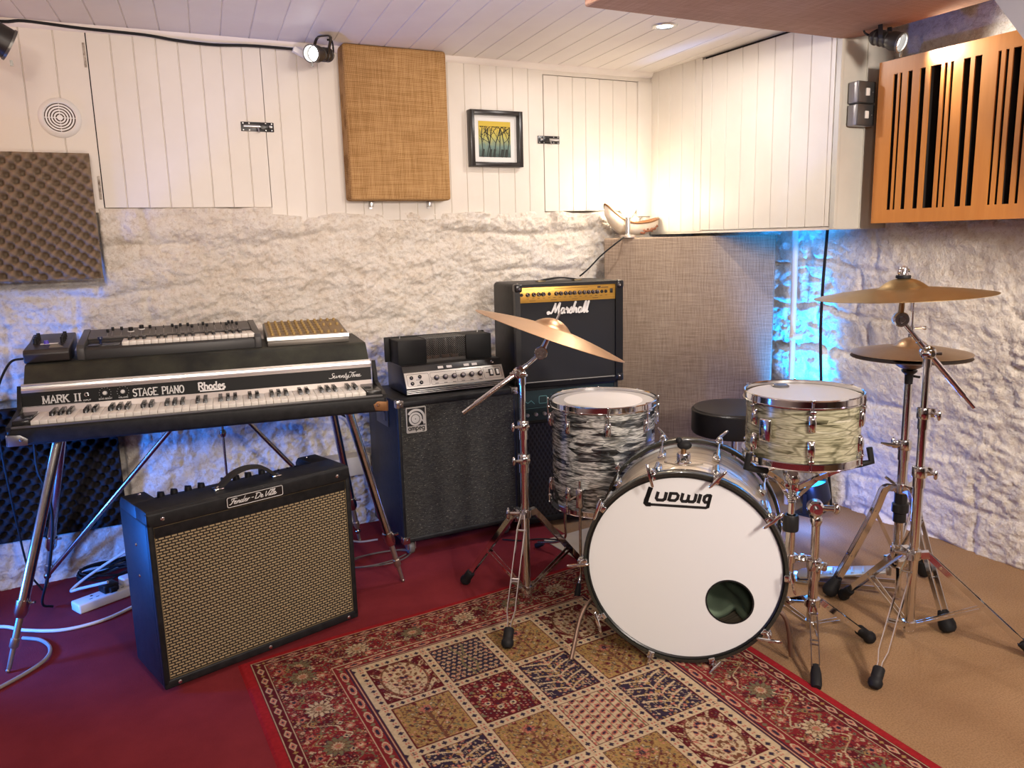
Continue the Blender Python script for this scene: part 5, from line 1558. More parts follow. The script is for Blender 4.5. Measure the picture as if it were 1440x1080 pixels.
def boom_stand(label, base, feet, hub, tubes, clamps, tilter, lo, hi, top, wing):
    B = V((base[0], base[1], 0))
    t = thing('cymbal_stand', label, 'cymbal stand', B)
    z = [.05] + [c for c in clamps]
    rs = [.0135, .0112, .0092]
    segs = [(.035, clamps[0]), (clamps[0], clamps[1]), (clamps[1], tilter[2]-.015)]
    for k, (a, b_) in enumerate(segs):
        obj('tube', MB().cyl((0,0,a),(0,0,b_), rs[k], 24), CHROME, t)
    for k, c in enumerate(clamps): 
        mb = collar(c, rs[k], wing[k]); mb.lathe([(rs[k]+.0005,-.045),(rs[k]+.003,-.045),(rs[k]+.003,-.012),(rs[k],-.012)], 24, Matrix.Translation((0,0,c)), closed=True)
        obj('clamp', mb, CHROME, t)
    hb = MB().lathe([(.012,-.014),(.020,-.013),(.021,0),(.020,.013),(.012,.014)], 28, Matrix.Translation((0,0,hub)), closed=True)
    for f in feet:
        q = (V((f[0],f[1],0))-B).normalized(); a = q*.018+V((0,0,hub)); s = q.cross(V((0,0,1)))
        hb.bar([a, a+q*.022+V((0,0,.004))], s, .020, .020)
    Q = Matrix.Translation((0,0,hub)) @ Matrix.Rotation(wing[2], 4, 'Z')
    hb.cyl((.015,0,.0),(.05,0,0), .005, 12, M=Q); hb.sphere((.055,0,0), .014, 14, M=Q, sq=(.55,1.25,1.5))
    obj('leg_hub', hb, CHROME, t)
    h0s = []
    for f in feet:
        q = (V((f[0],f[1],0))-B).normalized(); h0 = B+q*.035+V((0,0,hub+.004))
        flat_leg(t, B, h0, f); h0s.append(h0)
    fb_ = MB().lathe([(.0135,-.012),(.019,-.010),(.019,.010),(.0135,.012)], 24, Matrix.Translation((0,0,.055)), closed=True)
    fb_.lathe([(0,.028),(.014,.028),(.014,.036),(0,.036)], 24)
    obj('foot_collar', fb_, CHROME, t)
    for h0, f in zip(h0s, feet): struts(t, B, h0, [f], .056)
    # boom
    T, L_, Hh, C_ = V(tilter)-B, V(lo)-B, V(hi)-B, V(top)-B
    d = (Hh-L_).normalized()
    obj('boom_tube', MB().tube([L_, L_.lerp(T,.22), L_.lerp(T,.221), T.lerp(Hh,.35)], [.0062,.0062,.0082,.0082], 18).tube([T.lerp(Hh,.2), Hh], .0062, 14), CHROME, t)
    view = V((math.sin(.6), math.cos(.6), 0))
    tl = MB()
    tl.lathe([(.0,-.03),(.012,-.028),(.012,-.004),(.019,.0),(.019,.006),(0,.008)], 24, Matrix.Translation((0,0,T.z-.012)))
    tl.lathe([(0,-.018),(.017,-.018),(.019,-.014),(.019,.010),(.015,.013),(.012,.019),(0,.020)], 28, along(T, T-view))
    tl.lathe([(0,-.030),(.009,-.030),(.009,.034),(.006,.038),(0,.038)], 18, along(T, T-view))
    tl.box((-.005,-.026,.024),(.005,.026,.031), .002, M=along(T, T-view) @ Matrix.Rotation(.9, 4, 'Z'))
    tl.box((-.013,-.013,-.018),(.013,.013,.018), .003, M=along(T, T+d))
    obj('boom_tilter', tl, CHROME, t)
    ct = MB()
    ct.lathe([(0,-.014),(.019,-.014),(.021,-.010),(.021,.006),(.018,.009),(.009,.010),(.008,.013),(0,.013)], 30, along(Hh, Hh-view))
    ct.lathe([(.010,.010),(.0185,.010),(.0185,.0125),(.010,.0125)], 30, along(Hh, Hh-view), closed=True)
    n = (C_-Hh).normalized()
    ct.tube([Hh, Hh+n*.03, C_-n*.012], [.012,.009,.007], 14)
    obj('cymbal_tilter', ct, CHROME, t)
    rd = MB().cyl(C_-n*.015, C_+n*.06, .0035, 10).lathe([(0,.0),(.014,0),(.015,.003),(.014,.006),(0,.006)], 20, along(C_-n*.012, C_))
    obj('cymbal_rod', rd, CHROME, t)
    return t, n

BRASS = None
def cymbal_mat(name, col, col2):
    m, nt, b = newmat(name); b.inputs['Metallic'].default_value = .92; b.inputs['Roughness'].default_value = .36
    tc = coords(nt); s = N(nt, 'ShaderNodeSeparateXYZ'); nt.links.new(tc, s.inputs[0])
    c = N(nt, 'ShaderNodeCombineXYZ'); nt.links.new(s.outputs[0], c.inputs[0]); nt.links.new(s.outputs[1], c.inputs[1])
    l = N(nt, 'ShaderNodeVectorMath', operation='LENGTH'); nt.links.new(c.outputs[0], l.inputs[0])
    w = N(nt, 'ShaderNodeTexNoise', Scale=420.0, Detail=2.0, noise_dimensions='1D'); nt.links.new(l.outputs['Value'], w.inputs['W'])
    n = N(nt, 'ShaderNodeTexNoise', Scale=9.0, Detail=4.0); nt.links.new(tc, n.inputs['Vector'])
    a = N(nt, 'ShaderNodeMath', operation='MULTIPLY_ADD'); a.inputs[1].default_value = .5
    nt.links.new(w.outputs[0], a.inputs[0]); nt.links.new(n.outputs[0], a.inputs[2])
    nt.links.new(ramp(nt, a.outputs[0], [(.5, col), (1, col2)]), b.inputs['Base Color'])
    bump(nt, b, w.outputs[0], .25, .0008); return m
def cymbal(name, label, c, n, D, m, rise=.032, bell=.058, cat='cymbal', flip=False):
    R = D/2; z = []
    for k in range(26):
        r = R*k/25
        bow = rise*(1-(r/R)**1.7)
        bl = .025*max(0, 1-(r/bell)**2)**.8 if r < bell else 0
        z.append((r, bow+bl-rise))
    if flip: z = [(r, -zz) for r, zz in z]
    z[0] = (.004, z[0][1])
    prof = z + [(r, zz-.0011) for r, zz in reversed(z)]
    o = obj(name, MB().lathe(prof, 96, closed=True), m, smooth=50)
    Z = V(n).normalized(); X = Z.orthogonal().normalized(); Y = Z.cross(X)
    M = Matrix((X, Y, Z)).transposed().to_4x4(); M.translation = V(c)
    o.matrix_world = M
    return tag(o, label, cat)

B1 = (1.128, 2.19, 0)
ax1 = V((.893,-.45,0))*math.sin(math.radians(20.5)) + V((0,0,1))*math.cos(math.radians(20.5)) + V((.439,.88,0))*.05
top1 = V((1.229,2.168,.918))
boom_stand('chrome boom cymbal stand on the rug in front of the speaker cabinet', B1, [(.929,1.941,.014),(1.004,2.437,.008),(1.42,2.20,.014)], .318, None, (.503,.613), (1.119,2.192,.785), (.949,2.255,.662), tuple(V((1.189,2.173,.843))), tuple(top1), (-1.9,-1.9,2.6))
cymbal('cymbal', 'tilted bronze crash cymbal in front of the gold panelled amplifier', top1 + ax1*.006, ax1, .498, cymbal_mat('copper_bronze', (.47,.27,.14), (.56,.34,.19)), .03)
B2 = (1.996, 1.422, 0)
up2 = V((-.893,.45,0))*math.sin(math.radians(2.6)) + V((0,0,1)) + V((.6,.8,0))*.02
top2 = V((1.953,1.479,1.026))
boom_stand('chrome boom cymbal stand at the right holding the high ride cymbal', B2, [(1.688,1.29,.008),(2.051,1.711,.008),(2.215,1.175,.008)], .272, None, (.52,.69), (1.996,1.422,.862), (2.095,1.342,.709), (1.939,1.47,.954), tuple(top2), (-.4,-.4,2.2))
cymbal('cymbal', 'large yellow bronze ride cymbal, highest on the right', top2 + up2*.016, up2, .462, cymbal_mat('yellow_bronze', (.40,.275,.115), (.50,.36,.17)), .024, .062)
wn = MB(); 
wt = thing('wing_nut', 'chrome wing nut with black felt on top of the ride cymbal', 'wing nut', top2+up2*.040)
obj('felt', MB().lathe([(.004,0),(.019,0),(.020,.004),(.019,.008),(.004,.008)], 24, closed=True), RUBBER, wt)
obj('wing', MB().lathe([(0,.008),(.012,.008),(.011,.024),(.008,.032),(0,.033)], 20).box((-.021,-.003,.009),(.021,.003,.026), .006, 3), CHROME, wt)
tb = cymbal  # noqa

# hi-hat
HB = V((2.232, 1.650, 0))
HT = thing('hi_hat_stand', 'chrome pedal stand with curved legs under the hi-hat cymbals', 'hi-hat stand', HB)
zc = .805
obj('tube', MB().cyl((0,0,.10),(0,0,.52), .0150, 24), CHROME, HT)
obj('tube', MB().cyl((0,0,.50),(0,0,zc-.08), .0118, 24), CHROME, HT)
k = collar(.515, .015, 2.4); k.lathe([(.0155,-.05),(.018,-.05),(.018,-.01),(.0155,-.01)], 24, Matrix.Translation((0,0,.515)), closed=True)
k.tube([(-.02,.0,.515),(-.05,.02,.518),(-.072,.03,.524)], [.005,.006,.003], 10)
obj('clamp', k, CHROME, HT)
obj('sleeve', MB().lathe([(.0155,.0),(.020,.0),(.020,.030),(.026,.034),(.026,.060),(.020,.064),(.020,.10),(.0155,.10)], 28, Matrix.Translation((0,0,.255)), closed=True), BLACK, HT)
obj('cymbal_seat', MB().lathe([(.006,-.05),(.012,-.05),(.013,-.02),(.022,-.012),(.024,-.006),(.006,-.006)], 28, Matrix.Translation((0,0,zc-.040)), closed=True).cyl((.012,-.008,zc-.066),(.03,-.016,zc-.070), .004, 10), BLACK, HT)
obj('pull_rod', MB().cyl((0,0,zc-.03),(0,0,zc+.20), .0032, 10), CHROME, HT)
cl = MB().lathe([(.0035,0),(.008,0),(.0105,.006),(.0105,.022),(.006,.026),(.0055,.048),(.0035,.048)], 18, Matrix.Translation((0,0,zc+.048)), closed=True)
cl.cyl((.005,-.004,zc+.088),(.024,-.02,zc+.088), .0035, 10).sphere((.028,-.023,zc+.088), .008, 12, sq=(1.3,.7,.8))
obj('clutch', cl, CHROME, HT)
feet = [(2.02,1.742,.008),(2.133,1.385,.008),(2.442,1.690,.008)]
hubz = .37
hb = MB().lathe([(.015,-.016),(.023,-.015),(.024,0),(.023,.015),(.015,.016)], 28, Matrix.Translation((0,0,hubz)), closed=True)
hb.cyl((-.015,.012,hubz+.01),(-.04,.03,hubz+.035), .005, 10)
obj('leg_hub', hb, CHROME, HT)
for f in feet:
    f = V(f)-HB; q = V((f.x,f.y,0)).normalized(); s = q.cross(V((0,0,1)))
    a = q*.022+V((0,0,hubz))
    path = smooth_pts([a, a+q*.035-V((0,0,.002)), a.lerp(f,.3)+V((0,0,.035)), a.lerp(f,.6)+V((0,0,.012)), f.lerp(a,.10)], 6)
    mb = MB()
    for sg in (-1, 1): mb.bar([p+s*sg*.010 for p in path], s, .003, .020)
    for i in (len(path)//2, len(path)-6): mb.cyl(path[i]-s*.013, path[i]+s*.013, .004, 10)
    l = obj('leg', mb, CHROME, HT)
    obj('rubber_foot', MB().lathe([(0,-.001),(.016,.002),(.024,.012),(.025,.026),(.019,.052),(.014,.066),(0,.067)], 22, along(f, a)), RUBBER, l)
    m = path[len(path)//2]
    mb = MB().bar([V((0,0,.165))+q*.018, m], s, .006, .010)
    obj('brace', mb, CHROME, HT)
bs = MB().box((-.03,-.03,.10),(.03,.03,.135), .006).lathe([(.010,.135),(.021,.135),(.021,.175),(.010,.175)], 24, closed=True)
bs.bar([(-.028,-.03,.11),(-.032,-.04,.012)], (0,1,0), .012, .010).bar([(.028,-.03,.11),(.032,-.04,.012)], (0,1,0), .012, .010)
obj('base_frame', bs, CHROME, HT)
pdir = V((-.60,.80,0)).normalized(); ps = V((pdir.y,-pdir.x,0))
toe = pdir*.03+V((0,0,.085)); heel = pdir*.31+V((0,0,.022))
Mp_ = frame(toe.lerp(heel,0), (heel-toe), ps)
L = (heel-toe).length
fbm_ = MB().prism([(0,-.030),(L*.62,-.046),(L*.96,-.040),(L,-.02),(L,.02),(L*.96,.040),(L*.62,.046),(0,.030)], .008, Mp_, .002)
for i in range(7): fbm_.box((.03+i*.034,-.028,-.0025),(.040+i*.034,.028,.0105), .001, M=Mp_)
pd = obj('footboard', fbm_, mat('silver_footboard', (.55,.55,.55), .3, .8), HT)
obj('heel_plate', MB().box((-.04,-.045,.001),(.05,.045,.010), .003, M=Matrix.Translation(pdir*.31) @ Matrix.Rotation(math.atan2(pdir.y,pdir.x), 4, 'Z')), CHROME_WORN, HT)
ch = MB(); 
for i in range(7): ch.lathe([(.005,-.002),(.008,-.002),(.008,.002),(.005,.002)], 10, Matrix.Translation((0,0,.098-.002-i*.0)) if False else Matrix.Translation(pdir*.02+V((0,0,.09-.004*i))), closed=True)
obj('chain', ch, STEEL, HT)
for sg in (-1, 1):
    a = ps*sg*.036
    k = MB().bar([a+pdir*.0+V((0,0,.03)), a+pdir*.31+V((0,0,.006))], ps, .004, .012)
    obj('side_rail', k, CHROME_WORN, HT)
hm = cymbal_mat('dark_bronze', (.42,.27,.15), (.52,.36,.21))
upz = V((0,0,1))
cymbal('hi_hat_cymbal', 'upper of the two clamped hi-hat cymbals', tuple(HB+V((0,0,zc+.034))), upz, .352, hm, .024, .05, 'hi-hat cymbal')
cymbal('hi_hat_cymbal', 'lower hi-hat cymbal, upside down beneath the other', tuple(HB+V((0,0,zc-.020))), upz, .352, mat('shaded_underside_bronze', (.20,.13,.08), .4, .9), .018, .05, 'hi-hat cymbal', flip=True)  # darker bronze puts the underside's shade into the colour

# tom stand
DB = V((1.745, 1.556, 0))
DS = thing('tom_stand', 'short chrome stand with a clamped basket arm carrying the olive tom', 'drum stand', DB)
obj('tube', MB().cyl((0,0,.05),(0,0,.24), .0145, 24), CHROME, DS)
obj('tube', MB().cyl((0,0,.22),(0,0,.375), .0118, 24), CHROME, DS)
k = collar(.245, .0145, -1.2); k.lathe([(.0148,-.045),(.018,-.045),(.018,0),(.0148,0)], 24, Matrix.Translation((0,0,.245)), closed=True)
obj('clamp', k, CHROME, DS)
tl = MB().lathe([(.0,.0),(.013,.0),(.017,.012),(.017,.022),(.012,.03),(0,.03)], 24, Matrix.Translation((0,0,.365)))
view = V((math.sin(.7), math.cos(.7), 0)); Tq = V((-.005,0,.418)); sd_ = V((view.y,-view.x,0))
tl.lathe([(0,-.02),(.020,-.02),(.023,-.015),(.023,.012),(.018,.018),(0,.019)], 26, along(Tq, Tq-view)).lathe([(0,-.035),(.008,-.035),(.008,.036),(0,.036)], 16, along(Tq, Tq-view))
tl.cyl(Tq, Tq+sd_*.05, .009, 14).sphere(Tq+sd_*.056, .014, 14, sq=(.8,.8,1.2)).box((-.012,-.012,-.02),(.012,.012,.018), .003, M=Matrix.Translation(Tq+V((0,0,-.01))))
obj('tilter', tl, CHROME, DS)
feet = [(1.558,1.362,.008),(1.900,1.462,.008),(1.745,1.80,.008)]
hb = MB().lathe([(.0145,-.013),(.022,-.012),(.022,.012),(.0145,.013)], 26, Matrix.Translation((0,0,.128)), closed=True)
hb.cyl((-.02,.01,.128),(-.06,.03,.132), .004, 10).sphere((-.064,.032,.132), .010, 12, sq=(.6,1.2,1.3))
obj('leg_hub', hb, CHROME, DS)
for i, f in enumerate(feet):
    q = (V((f[0],f[1],0))-DB).normalized()
    flat_leg(DS, DB, DB+q*.024+V((0,0,.13)), f, 'taper' if i == 0 else 'bulb', .010)
    struts(DS, DB, DB+q*.024+V((0,0,.13)), [f], .058, .45)
obj('foot_collar', MB().lathe([(0,.046),(.018,.046),(.018,.070),(.0145,.070),(0,.05)], 24), CHROME, DS)
AP = V((1.692,1.60,0))-DB
bp = MB().cyl(AP+V((0,0,.185)), AP+V((0,0,.345)), .0135, 22).cyl(AP+V((0,0,.34)), AP+V((0,0,.50)), .0095, 18)
bp.lathe([(.0135,-.012),(.020,-.011),(.020,.011),(.0135,.012)], 24, Matrix.Translation(AP+V((0,0,.262))), closed=True)
ax = obj('basket_post', bp, CHROME, DS)
obj('sleeve', MB().lathe([(.0137,0),(.021,0),(.0225,.006),(.0225,.04),(.020,.048),(.0137,.048)], 26, Matrix.Translation(AP+V((0,0,.345))), closed=True), BLACK, ax)
mc = MB().tube([V((0,0,.262)), AP+V((0,0,.262))], .009, 12).sphere(AP*.5+V((0,0,.262)), .014, 12, sq=(1.4,1.4,.8)).cyl(AP+V((0,0,.262)), AP+V((-.05,.03,.265)), .005, 10).sphere(AP+V((-.055,.033,.265)), .011, 12, sq=(.6,1.3,1.2))
obj('multi_clamp', mc, CHROME, DS)
bt = MB().sphere(AP+V((0,0,.505)), .022, 18, sq=(1,1,1.1)).lathe([(.010,-.03),(.018,-.028),(.018,-.012),(.010,-.010)], 20, Matrix.Translation(AP+V((0,0,.50))), closed=True)
for i in range(9): bt.lathe([(.0085,-.0035),(.0125,0),(.0085,.0035)], 16, Matrix.Translation(AP+V((0,0,.432+.006*i))), closed=True)
bt.box((-.03,-.006,-.004),(.03,.006,.004), .002, M=Matrix.Translation(AP+V((.01,-.012,.452))) @ Matrix.Rotation(.6, 4, 'Z'))
obj('basket_tilter', bt, CHROME, DS)
obj('red_button', MB().sphere(AP+V((-.006,-.022,.475)), .006, 10), mat('red_plastic_button', (.35,.02,.02), .4), DS)
tc_ = V((TCX[0],TCX[1],0))-DB
for a in (-39, 175, 68):
    q = V((math.cos(math.radians(a)), math.sin(math.radians(a)), 0)); s = q.cross(V((0,0,1)))
    c0 = AP+V((0,0,.475))+q*.014; c1 = tc_+q*(TR-.025)+V((0,0,.553)); 
    mb = MB()
    for sg in (-1, 1): mb.bar([c0+s*sg*.006, c0.lerp(c1,.4)+V((0,0,.003))+s*sg*.009, c1+s*sg*.004], s, .0022, .012)
    for k_ in (.35, .62): 
        m = c0.lerp(c1,k_); mb.cyl(m-s*.012, m+s*.012, .004, 8)
    mb.bar([AP+V((0,0,.445))+q*.012, c0.lerp(c1,.42)], s, .004, .009)
    l = obj('basket_arm', mb, CHROME, DS)
    e = tc_+q*(TR+.0225)
    obj('rubber_grip', MB().tube([c1-q*.01-V((0,0,.004)), c1+q*.03+V((0,0,.006)), e+q*.012+V((0,0,.567)), e+q*.004+V((0,0,.607))], [.0085,.0095,.0095,.0085], 12), RUBBER, l)

# drum stool
SB = V((2.10,2.285,0))
ST = thing('drum_stool', 'round black padded drum stool behind the bass drum', 'stool', SB)
obj('seat', MB().lathe([(0,.545),(.14,.545),(.158,.541),(.166,.530),(.166,.452),(.162,.444),(.15,.441),(0,.441)], 64), mat('black_leatherette_seat', (.013,.012,.013), .38), ST)
obj('seat_piping', MB().lathe([(.163,.536),(.1665,.533),(.1672,.529),(.1645,.527)], 64, closed=True), BLACK_GLOSS, ST)
obj('post', MB().cyl((0,0,.10),(0,0,.441), .0125, 20).lathe([(.012,0),(.019,0),(.019,.03),(.012,.03)], 24, Matrix.Translation((0,0,.20)), closed=True), CHROME, ST)
for a in (-6, 114, 234):
    q = V((math.cos(math.radians(a)), math.sin(math.radians(a)), 0)); f = SB+q*.275+V((0,0,.008))
    flat_leg(ST, SB, SB+q*.02+V((0,0,.25)), f, 'bulb', .012, .003, .022)
# ------------------------------------------------------------------ patterned rug
def rug():
    W, L = 1.34, 1.50
    nx, ny = 620, 690
    U, Vv = np.meshgrid(np.linspace(0, W, nx), np.linspace(0, L, ny))
    C = {k: np.array(v) for k, v in dict(edge=(.27,.014,.018), red=(.17,.017,.020), dark=(.085,.010,.014), cream=(.44,.34,.21), navy=(.030,.020,.036), gold=(.29,.18,.065), olive=(.14,.12,.065), rose=(.36,.12,.085), brown=(.13,.055,.03)).items()}
    img = np.empty((ny, nx, 3)); img[:] = C['red']
    def put(mask, c, k=1.0):
        m = (mask*k)[..., None] if mask.dtype != bool else (mask.astype(float)*k)[..., None]
        img[:] = img*(1-m) + C[c]*m
    vs = Vv*1.25
    du = np.minimum(U, W-U); e = np.minimum(du, vs)
    top = vs < du                                     # which edge is nearest gives the running coordinate
    s = np.where(top, U-W/2, Vv)
    side = np.where(top, 0, np.where(U < W/2, 1, 2))
    warp = lambda f, sd: fbm(U*f, Vv*f, sd, 3)
    def flower(a, b, n, r, ph=0.):
        """petalled blob: distance field over local coords"""
        rr = np.hypot(a, b); th = np.arctan2(b, a)
        return rr/(r*(1+.18*np.cos(n*th+ph)))
    rs_ = lambda a_, b_, k_: hashf(a_, b_, k_)
    def sprinkle(mask, cell, cols, prob, sd, r=.32):
        """small woven flowers on a jittered lattice"""
        gx_, gy_ = U/cell, (Vv+cell*.5*np.mod(np.floor(U/cell), 2))/cell
        ix_, iy_ = np.floor(gx_), np.floor(gy_)
        jx, jy = .5+.36*(rs_(ix_, iy_, sd)-.5), .5+.36*(rs_(ix_, iy_, sd+1)-.5)
        a_, b_ = (gx_-ix_-jx)*cell, (gy_-iy_-jy)*cell
        pick = rs_(ix_, iy_, sd+2); on = rs_(ix_, iy_, sd+3) < prob
        rot = rs_(ix_, iy_, sd+4)*6.28; st_ = 1+.7*rs_(ix_, iy_, sd+5)
        ar, br_ = (a_*np.cos(rot)+b_*np.sin(rot))*st_, (-a_*np.sin(rot)+b_*np.cos(rot))
        f_ = flower(ar, br_, 5, cell*r)
        n_ = len(cols)
        for k_, (c1_, c2_) in enumerate(cols):
            sel = mask & on & (pick >= k_/n_) & (pick < (k_+1)/n_)
            put(sel & (f_ < 1), c1_); put(sel & (f_ < .45), c2_)
    # outer narrow border
    put(e < .030, 'edge')
    o = (e > .030) & (e < .068)
    put(o, 'dark')
    put(o & (np.abs(e-.0325) < .0015), 'cream'); put(o & (np.abs(e-.0655) < .0015), 'cream')
    q = np.mod(s, .055)-.0275; z = np.abs(q)/.020 + np.abs(e-.049)/.010
    put(o & (z < 1), 'cream'); put(o & (z < .72), 'rose'); put(o & (z < .32), 'navy')
    q2 = np.mod(s+.0275, .055)-.0275
    put(o & (flower(q2, e-.049, 4, .005) < 1), 'gold')
    # main border: vines, leaves and rosettes
    m = (e > .066) & (e < .222)
    put(m & (warp(26, 3) > .60), 'dark')
    sprinkle(m, .0135, [('dark','navy'),('rose','dark'),('olive','navy'),('navy','rose'),('cream','rose'),('dark','gold')], .9, 21)
    t = e-.144
    vine = .040*np.sin(s*2*PI/.175*1.0) + .010*np.sin(s*2*PI/.058+1)
    put(m & (np.abs(t-vine) < .0030), 'olive'); put(m & (np.abs(t+vine) < .0026), 'cream')
    v3 = .052*np.sin(s*2*PI/.0875+.8)
    put(m & (np.abs(t-v3) < .0022), 'gold', .8)
    for (per, off, tt, r, n, c1, c2) in ((.0875,.02,.050,.0115,5,'rose','cream'),(.0875,.02,-.050,.0115,5,'rose','navy'),(.0583,.0,.030,.007,4,'cream','navy'),(.0583,.03,-.030,.007,4,'gold','navy'),(.0437,.01,.062,.0055,4,'olive','cream'),(.0437,.03,-.062,.0055,4,'cream','rose')):
        q = np.mod(s+off, per)-per/2
        f = flower(q, t-tt, n, r)
        put(m & (f < 1), c1); put(m & (f < .5), c2)
    sp = .175
    q = np.mod(s+sp/2, sp)-sp/2; idx = np.floor((s+sp/2)/sp)
    f = flower(q, t, 12, .034); big = np.mod(idx, 2) == 0
    put(m & (f < 1.0), 'navy'); put(m & (f < .93) & big, 'cream'); put(m & (f < .93) & ~big, 'olive')
    th = np.arctan2(t, q)
    put(m & (f < .9) & (f > .45) & (np.cos(12*th) < -.55), 'brown')
    put(m & (f < .50), 'brown'); put(m & (f < .42), 'cream', .8); put(m & (f < .26), 'rose'); put(m & (f < .12), 'gold')
    sprinkle(m & (f > 1.1), .0095, [('cream','navy'),('gold','dark'),('rose','navy'),('dark','cream')], .38, 33, .28)
    # inner guard stripes
    g = (e > .222) & (e < .268)
    put(g, 'red'); put(g & (np.abs(e-.225) < .002), 'cream'); put(g & (np.abs(e-.264) < .002), 'cream'); put(g & (np.abs(e-.259) < .0015), 'navy')
    q = np.mod(s, .07)-.035; z = (q/.026)**2 + ((e-.244)/.010)**2
    put(g & (z < 1), 'cream'); put(g & (z < .66), 'rose'); put(g & (z < .22), 'navy')
    q2 = np.mod(s+.035, .07)-.035; put(g & (flower(q2, e-.244, 4, .006) < 1), 'olive')
    # field of panels
    fd = e >= .268
    put(fd, 'cream')
    put(fd & (e < .272), 'navy')
    u0, v0 = .292, .235
    pw, phh = (W-2*u0+.0)/4, .207
    a = (U-u0)/pw; b = (Vv-v0)/phh
    ci, ri = np.floor(a), np.floor(b)
    x = (a-ci-.5)*pw; y = (b-ri-.5)*phh
    gx, gy = pw/2-np.abs(x), phh/2-np.abs(y)
    gp = np.minimum(gx, gy)
    div = fd & ((gp < .013) | (e < .292))
    run = np.where(gx < gy, y, x)
    ql = np.mod(run, .030)-.015
    gg = np.where(gx < gy, gx, gy)
    put(div & (flower(ql, gg, 4, .0062) < 1), 'navy'); put(div & (np.abs(np.mod(run+.015, .030)-.015) < .003) & (np.abs(gg-.004) < .0022), 'rose')
    pnl = fd & (gp >= .013) & (e >= .292)
    kinds = [[0,1,2,0,3],[2,3,4,2,0],[4,2,5,4,2],[1,5,2,0,3],[3,2,0,5,1],[2,0,3,1,4],[0,4,2,3,5]]
    K = np.full(U.shape, 2)
    for r in range(7):
        for c in range(5):
            K[(ri == r) & (ci == c)] = kinds[r][c]
    put(pnl & (gp < .0155), 'dark')
    inn = pnl & (gp >= .0155)
    ax = np.abs(x); rr = np.hypot(x, y*.9); th = np.arctan2(y, x)
    flo = lambda f1, f2, p: np.sin(ax*f1+p)*np.cos(y*f2+p*2) + .6*np.sin(ax*f2*.7-y*f1*.8+p) + .45*np.cos(ax*f1*1.9+y*f2*1.7)
    def k(n): return inn & (K == n)
    # 0 cream arch with blooms
    put(k(0), 'cream'); F = flo(150, 120, .3)
    put(k(0) & (F > .75), 'rose'); put(k(0) & (F > 1.15), 'navy'); put(k(0) & (F < -1.0), 'brown')
    ar = np.abs(ax - .062*np.sqrt(np.clip(1-((y+.0)/.085)**2, 0, 1)))
    put(k(0) & (ar < .0035), 'brown'); put(k(0) & (ax > .062*np.sqrt(np.clip(1-(y/.085)**2, 0, 1))+.004) & (F > -.2), 'dark')
    # 1 navy with rows of small flowers
    put(k(1), 'navy'); qx, qy = np.mod(x+.0085*np.mod(np.floor(y/.017), 2), .017)-.0085, np.mod(y, .017)-.0085
    f = flower(qx, qy, 4, .0052); put(k(1) & (f < 1), 'cream'); put(k(1) & (f < .55), 'rose')
    put(k(1) & (np.abs(ax-.012-.006*np.sin(y*60)) < .0035), 'olive')
    # 2 gold with a spreading tree
    put(k(2), 'gold'); F = flo(170, 140, 1.1)
    put(k(2) & (F > .85), 'brown'); put(k(2) & (F > 1.25), 'dark'); put(k(2) & (F < -1.05), 'olive'); put(k(2) & (F < -1.5), 'cream')
    put(k(2) & (ax < .0035) & (y > -.05), 'brown')
    for j in range(4): put(k(2) & (np.abs(y-(.07-.03*j)+ax*.9) < .0026) & (ax < .05), 'brown')
    f = flower(x, y+.045, 8, .016); put(k(2) & (f < 1), 'rose'); put(k(2) & (f < .5), 'navy')
    # 3 red with a wreath
    put(k(3), 'dark'); F = flo(160, 150, 2.0)
    put(k(3) & (F > 1.05), 'olive'); put(k(3) & (F < -1.15), 'rose')
    put(k(3) & (np.abs(rr-.045) < .007), 'red'); q = np.mod(th*8/(2*PI), 1)-.5
    put(k(3) & (np.hypot(q*.035, rr-.045) < .0085), 'cream'); put(k(3) & (np.hypot(q*.035, rr-.045) < .004), 'navy')
    f = flower(x, y, 6, .017); put(k(3) & (f < 1), 'gold'); put(k(3) & (f < .5), 'navy')
    # 4 navy with cream branches
    put(k(4), 'navy')
    for j in range(6):
        yy = y-.08+.032*j; put(k(4) & (np.abs(yy+.030*np.sqrt(ax/.05+1e-6)-.0) < .0030) & (ax < .07), 'cream')
    put(k(4) & (ax < .003), 'cream'); F = flo(190, 160, .7); put(k(4) & (F > 1.15), 'gold'); put(k(4) & (F < -1.25), 'rose')
    # 5 cream with columns of botehs
    put(k(5), 'cream'); qx, qy = np.mod(x+.0, .024)-.012, np.mod(y+.012*np.mod(np.floor(x/.024), 2), .024)-.012
    f = flower(qx+.3*qy, qy, 2, .0085, .6); put(k(5) & (f < 1), 'rose'); put(k(5) & (f < .55), 'navy')
    put(k(5) & (np.abs(np.mod(x+.012, .024)-.012) < .0016), 'olive')
    sprinkle(k(0), .0120, [('rose','navy'),('dark','gold'),('brown','cream'),('navy','rose')], .72, 41)
    sprinkle(k(1), .0105, [('cream','rose'),('rose','cream'),('gold','dark')], .35, 47)
    sprinkle(k(2), .0110, [('brown','cream'),('dark','gold'),('olive','navy'),('navy','rose'),('rose','cream')], .85, 53)
    sprinkle(k(3), .0110, [('cream','navy'),('gold','dark'),('rose','navy'),('navy','cream')], .75, 59)
    sprinkle(k(4), .0120, [('gold','dark'),('rose','cream'),('cream','rose')], .55, 61)
    sprinkle(k(5), .0100, [('rose','navy'),('dark','rose')], .30, 67)
    for kk in (0, 2, 4): put(k(kk) & (np.abs(fbm(U*70, Vv*70, 71+kk, 2)-.5) < .022), 'brown' if kk != 4 else 'cream', .8)
    put(m & (np.abs(fbm(U*60, Vv*60, 90, 2)-.5) < .016), 'olive', .8)
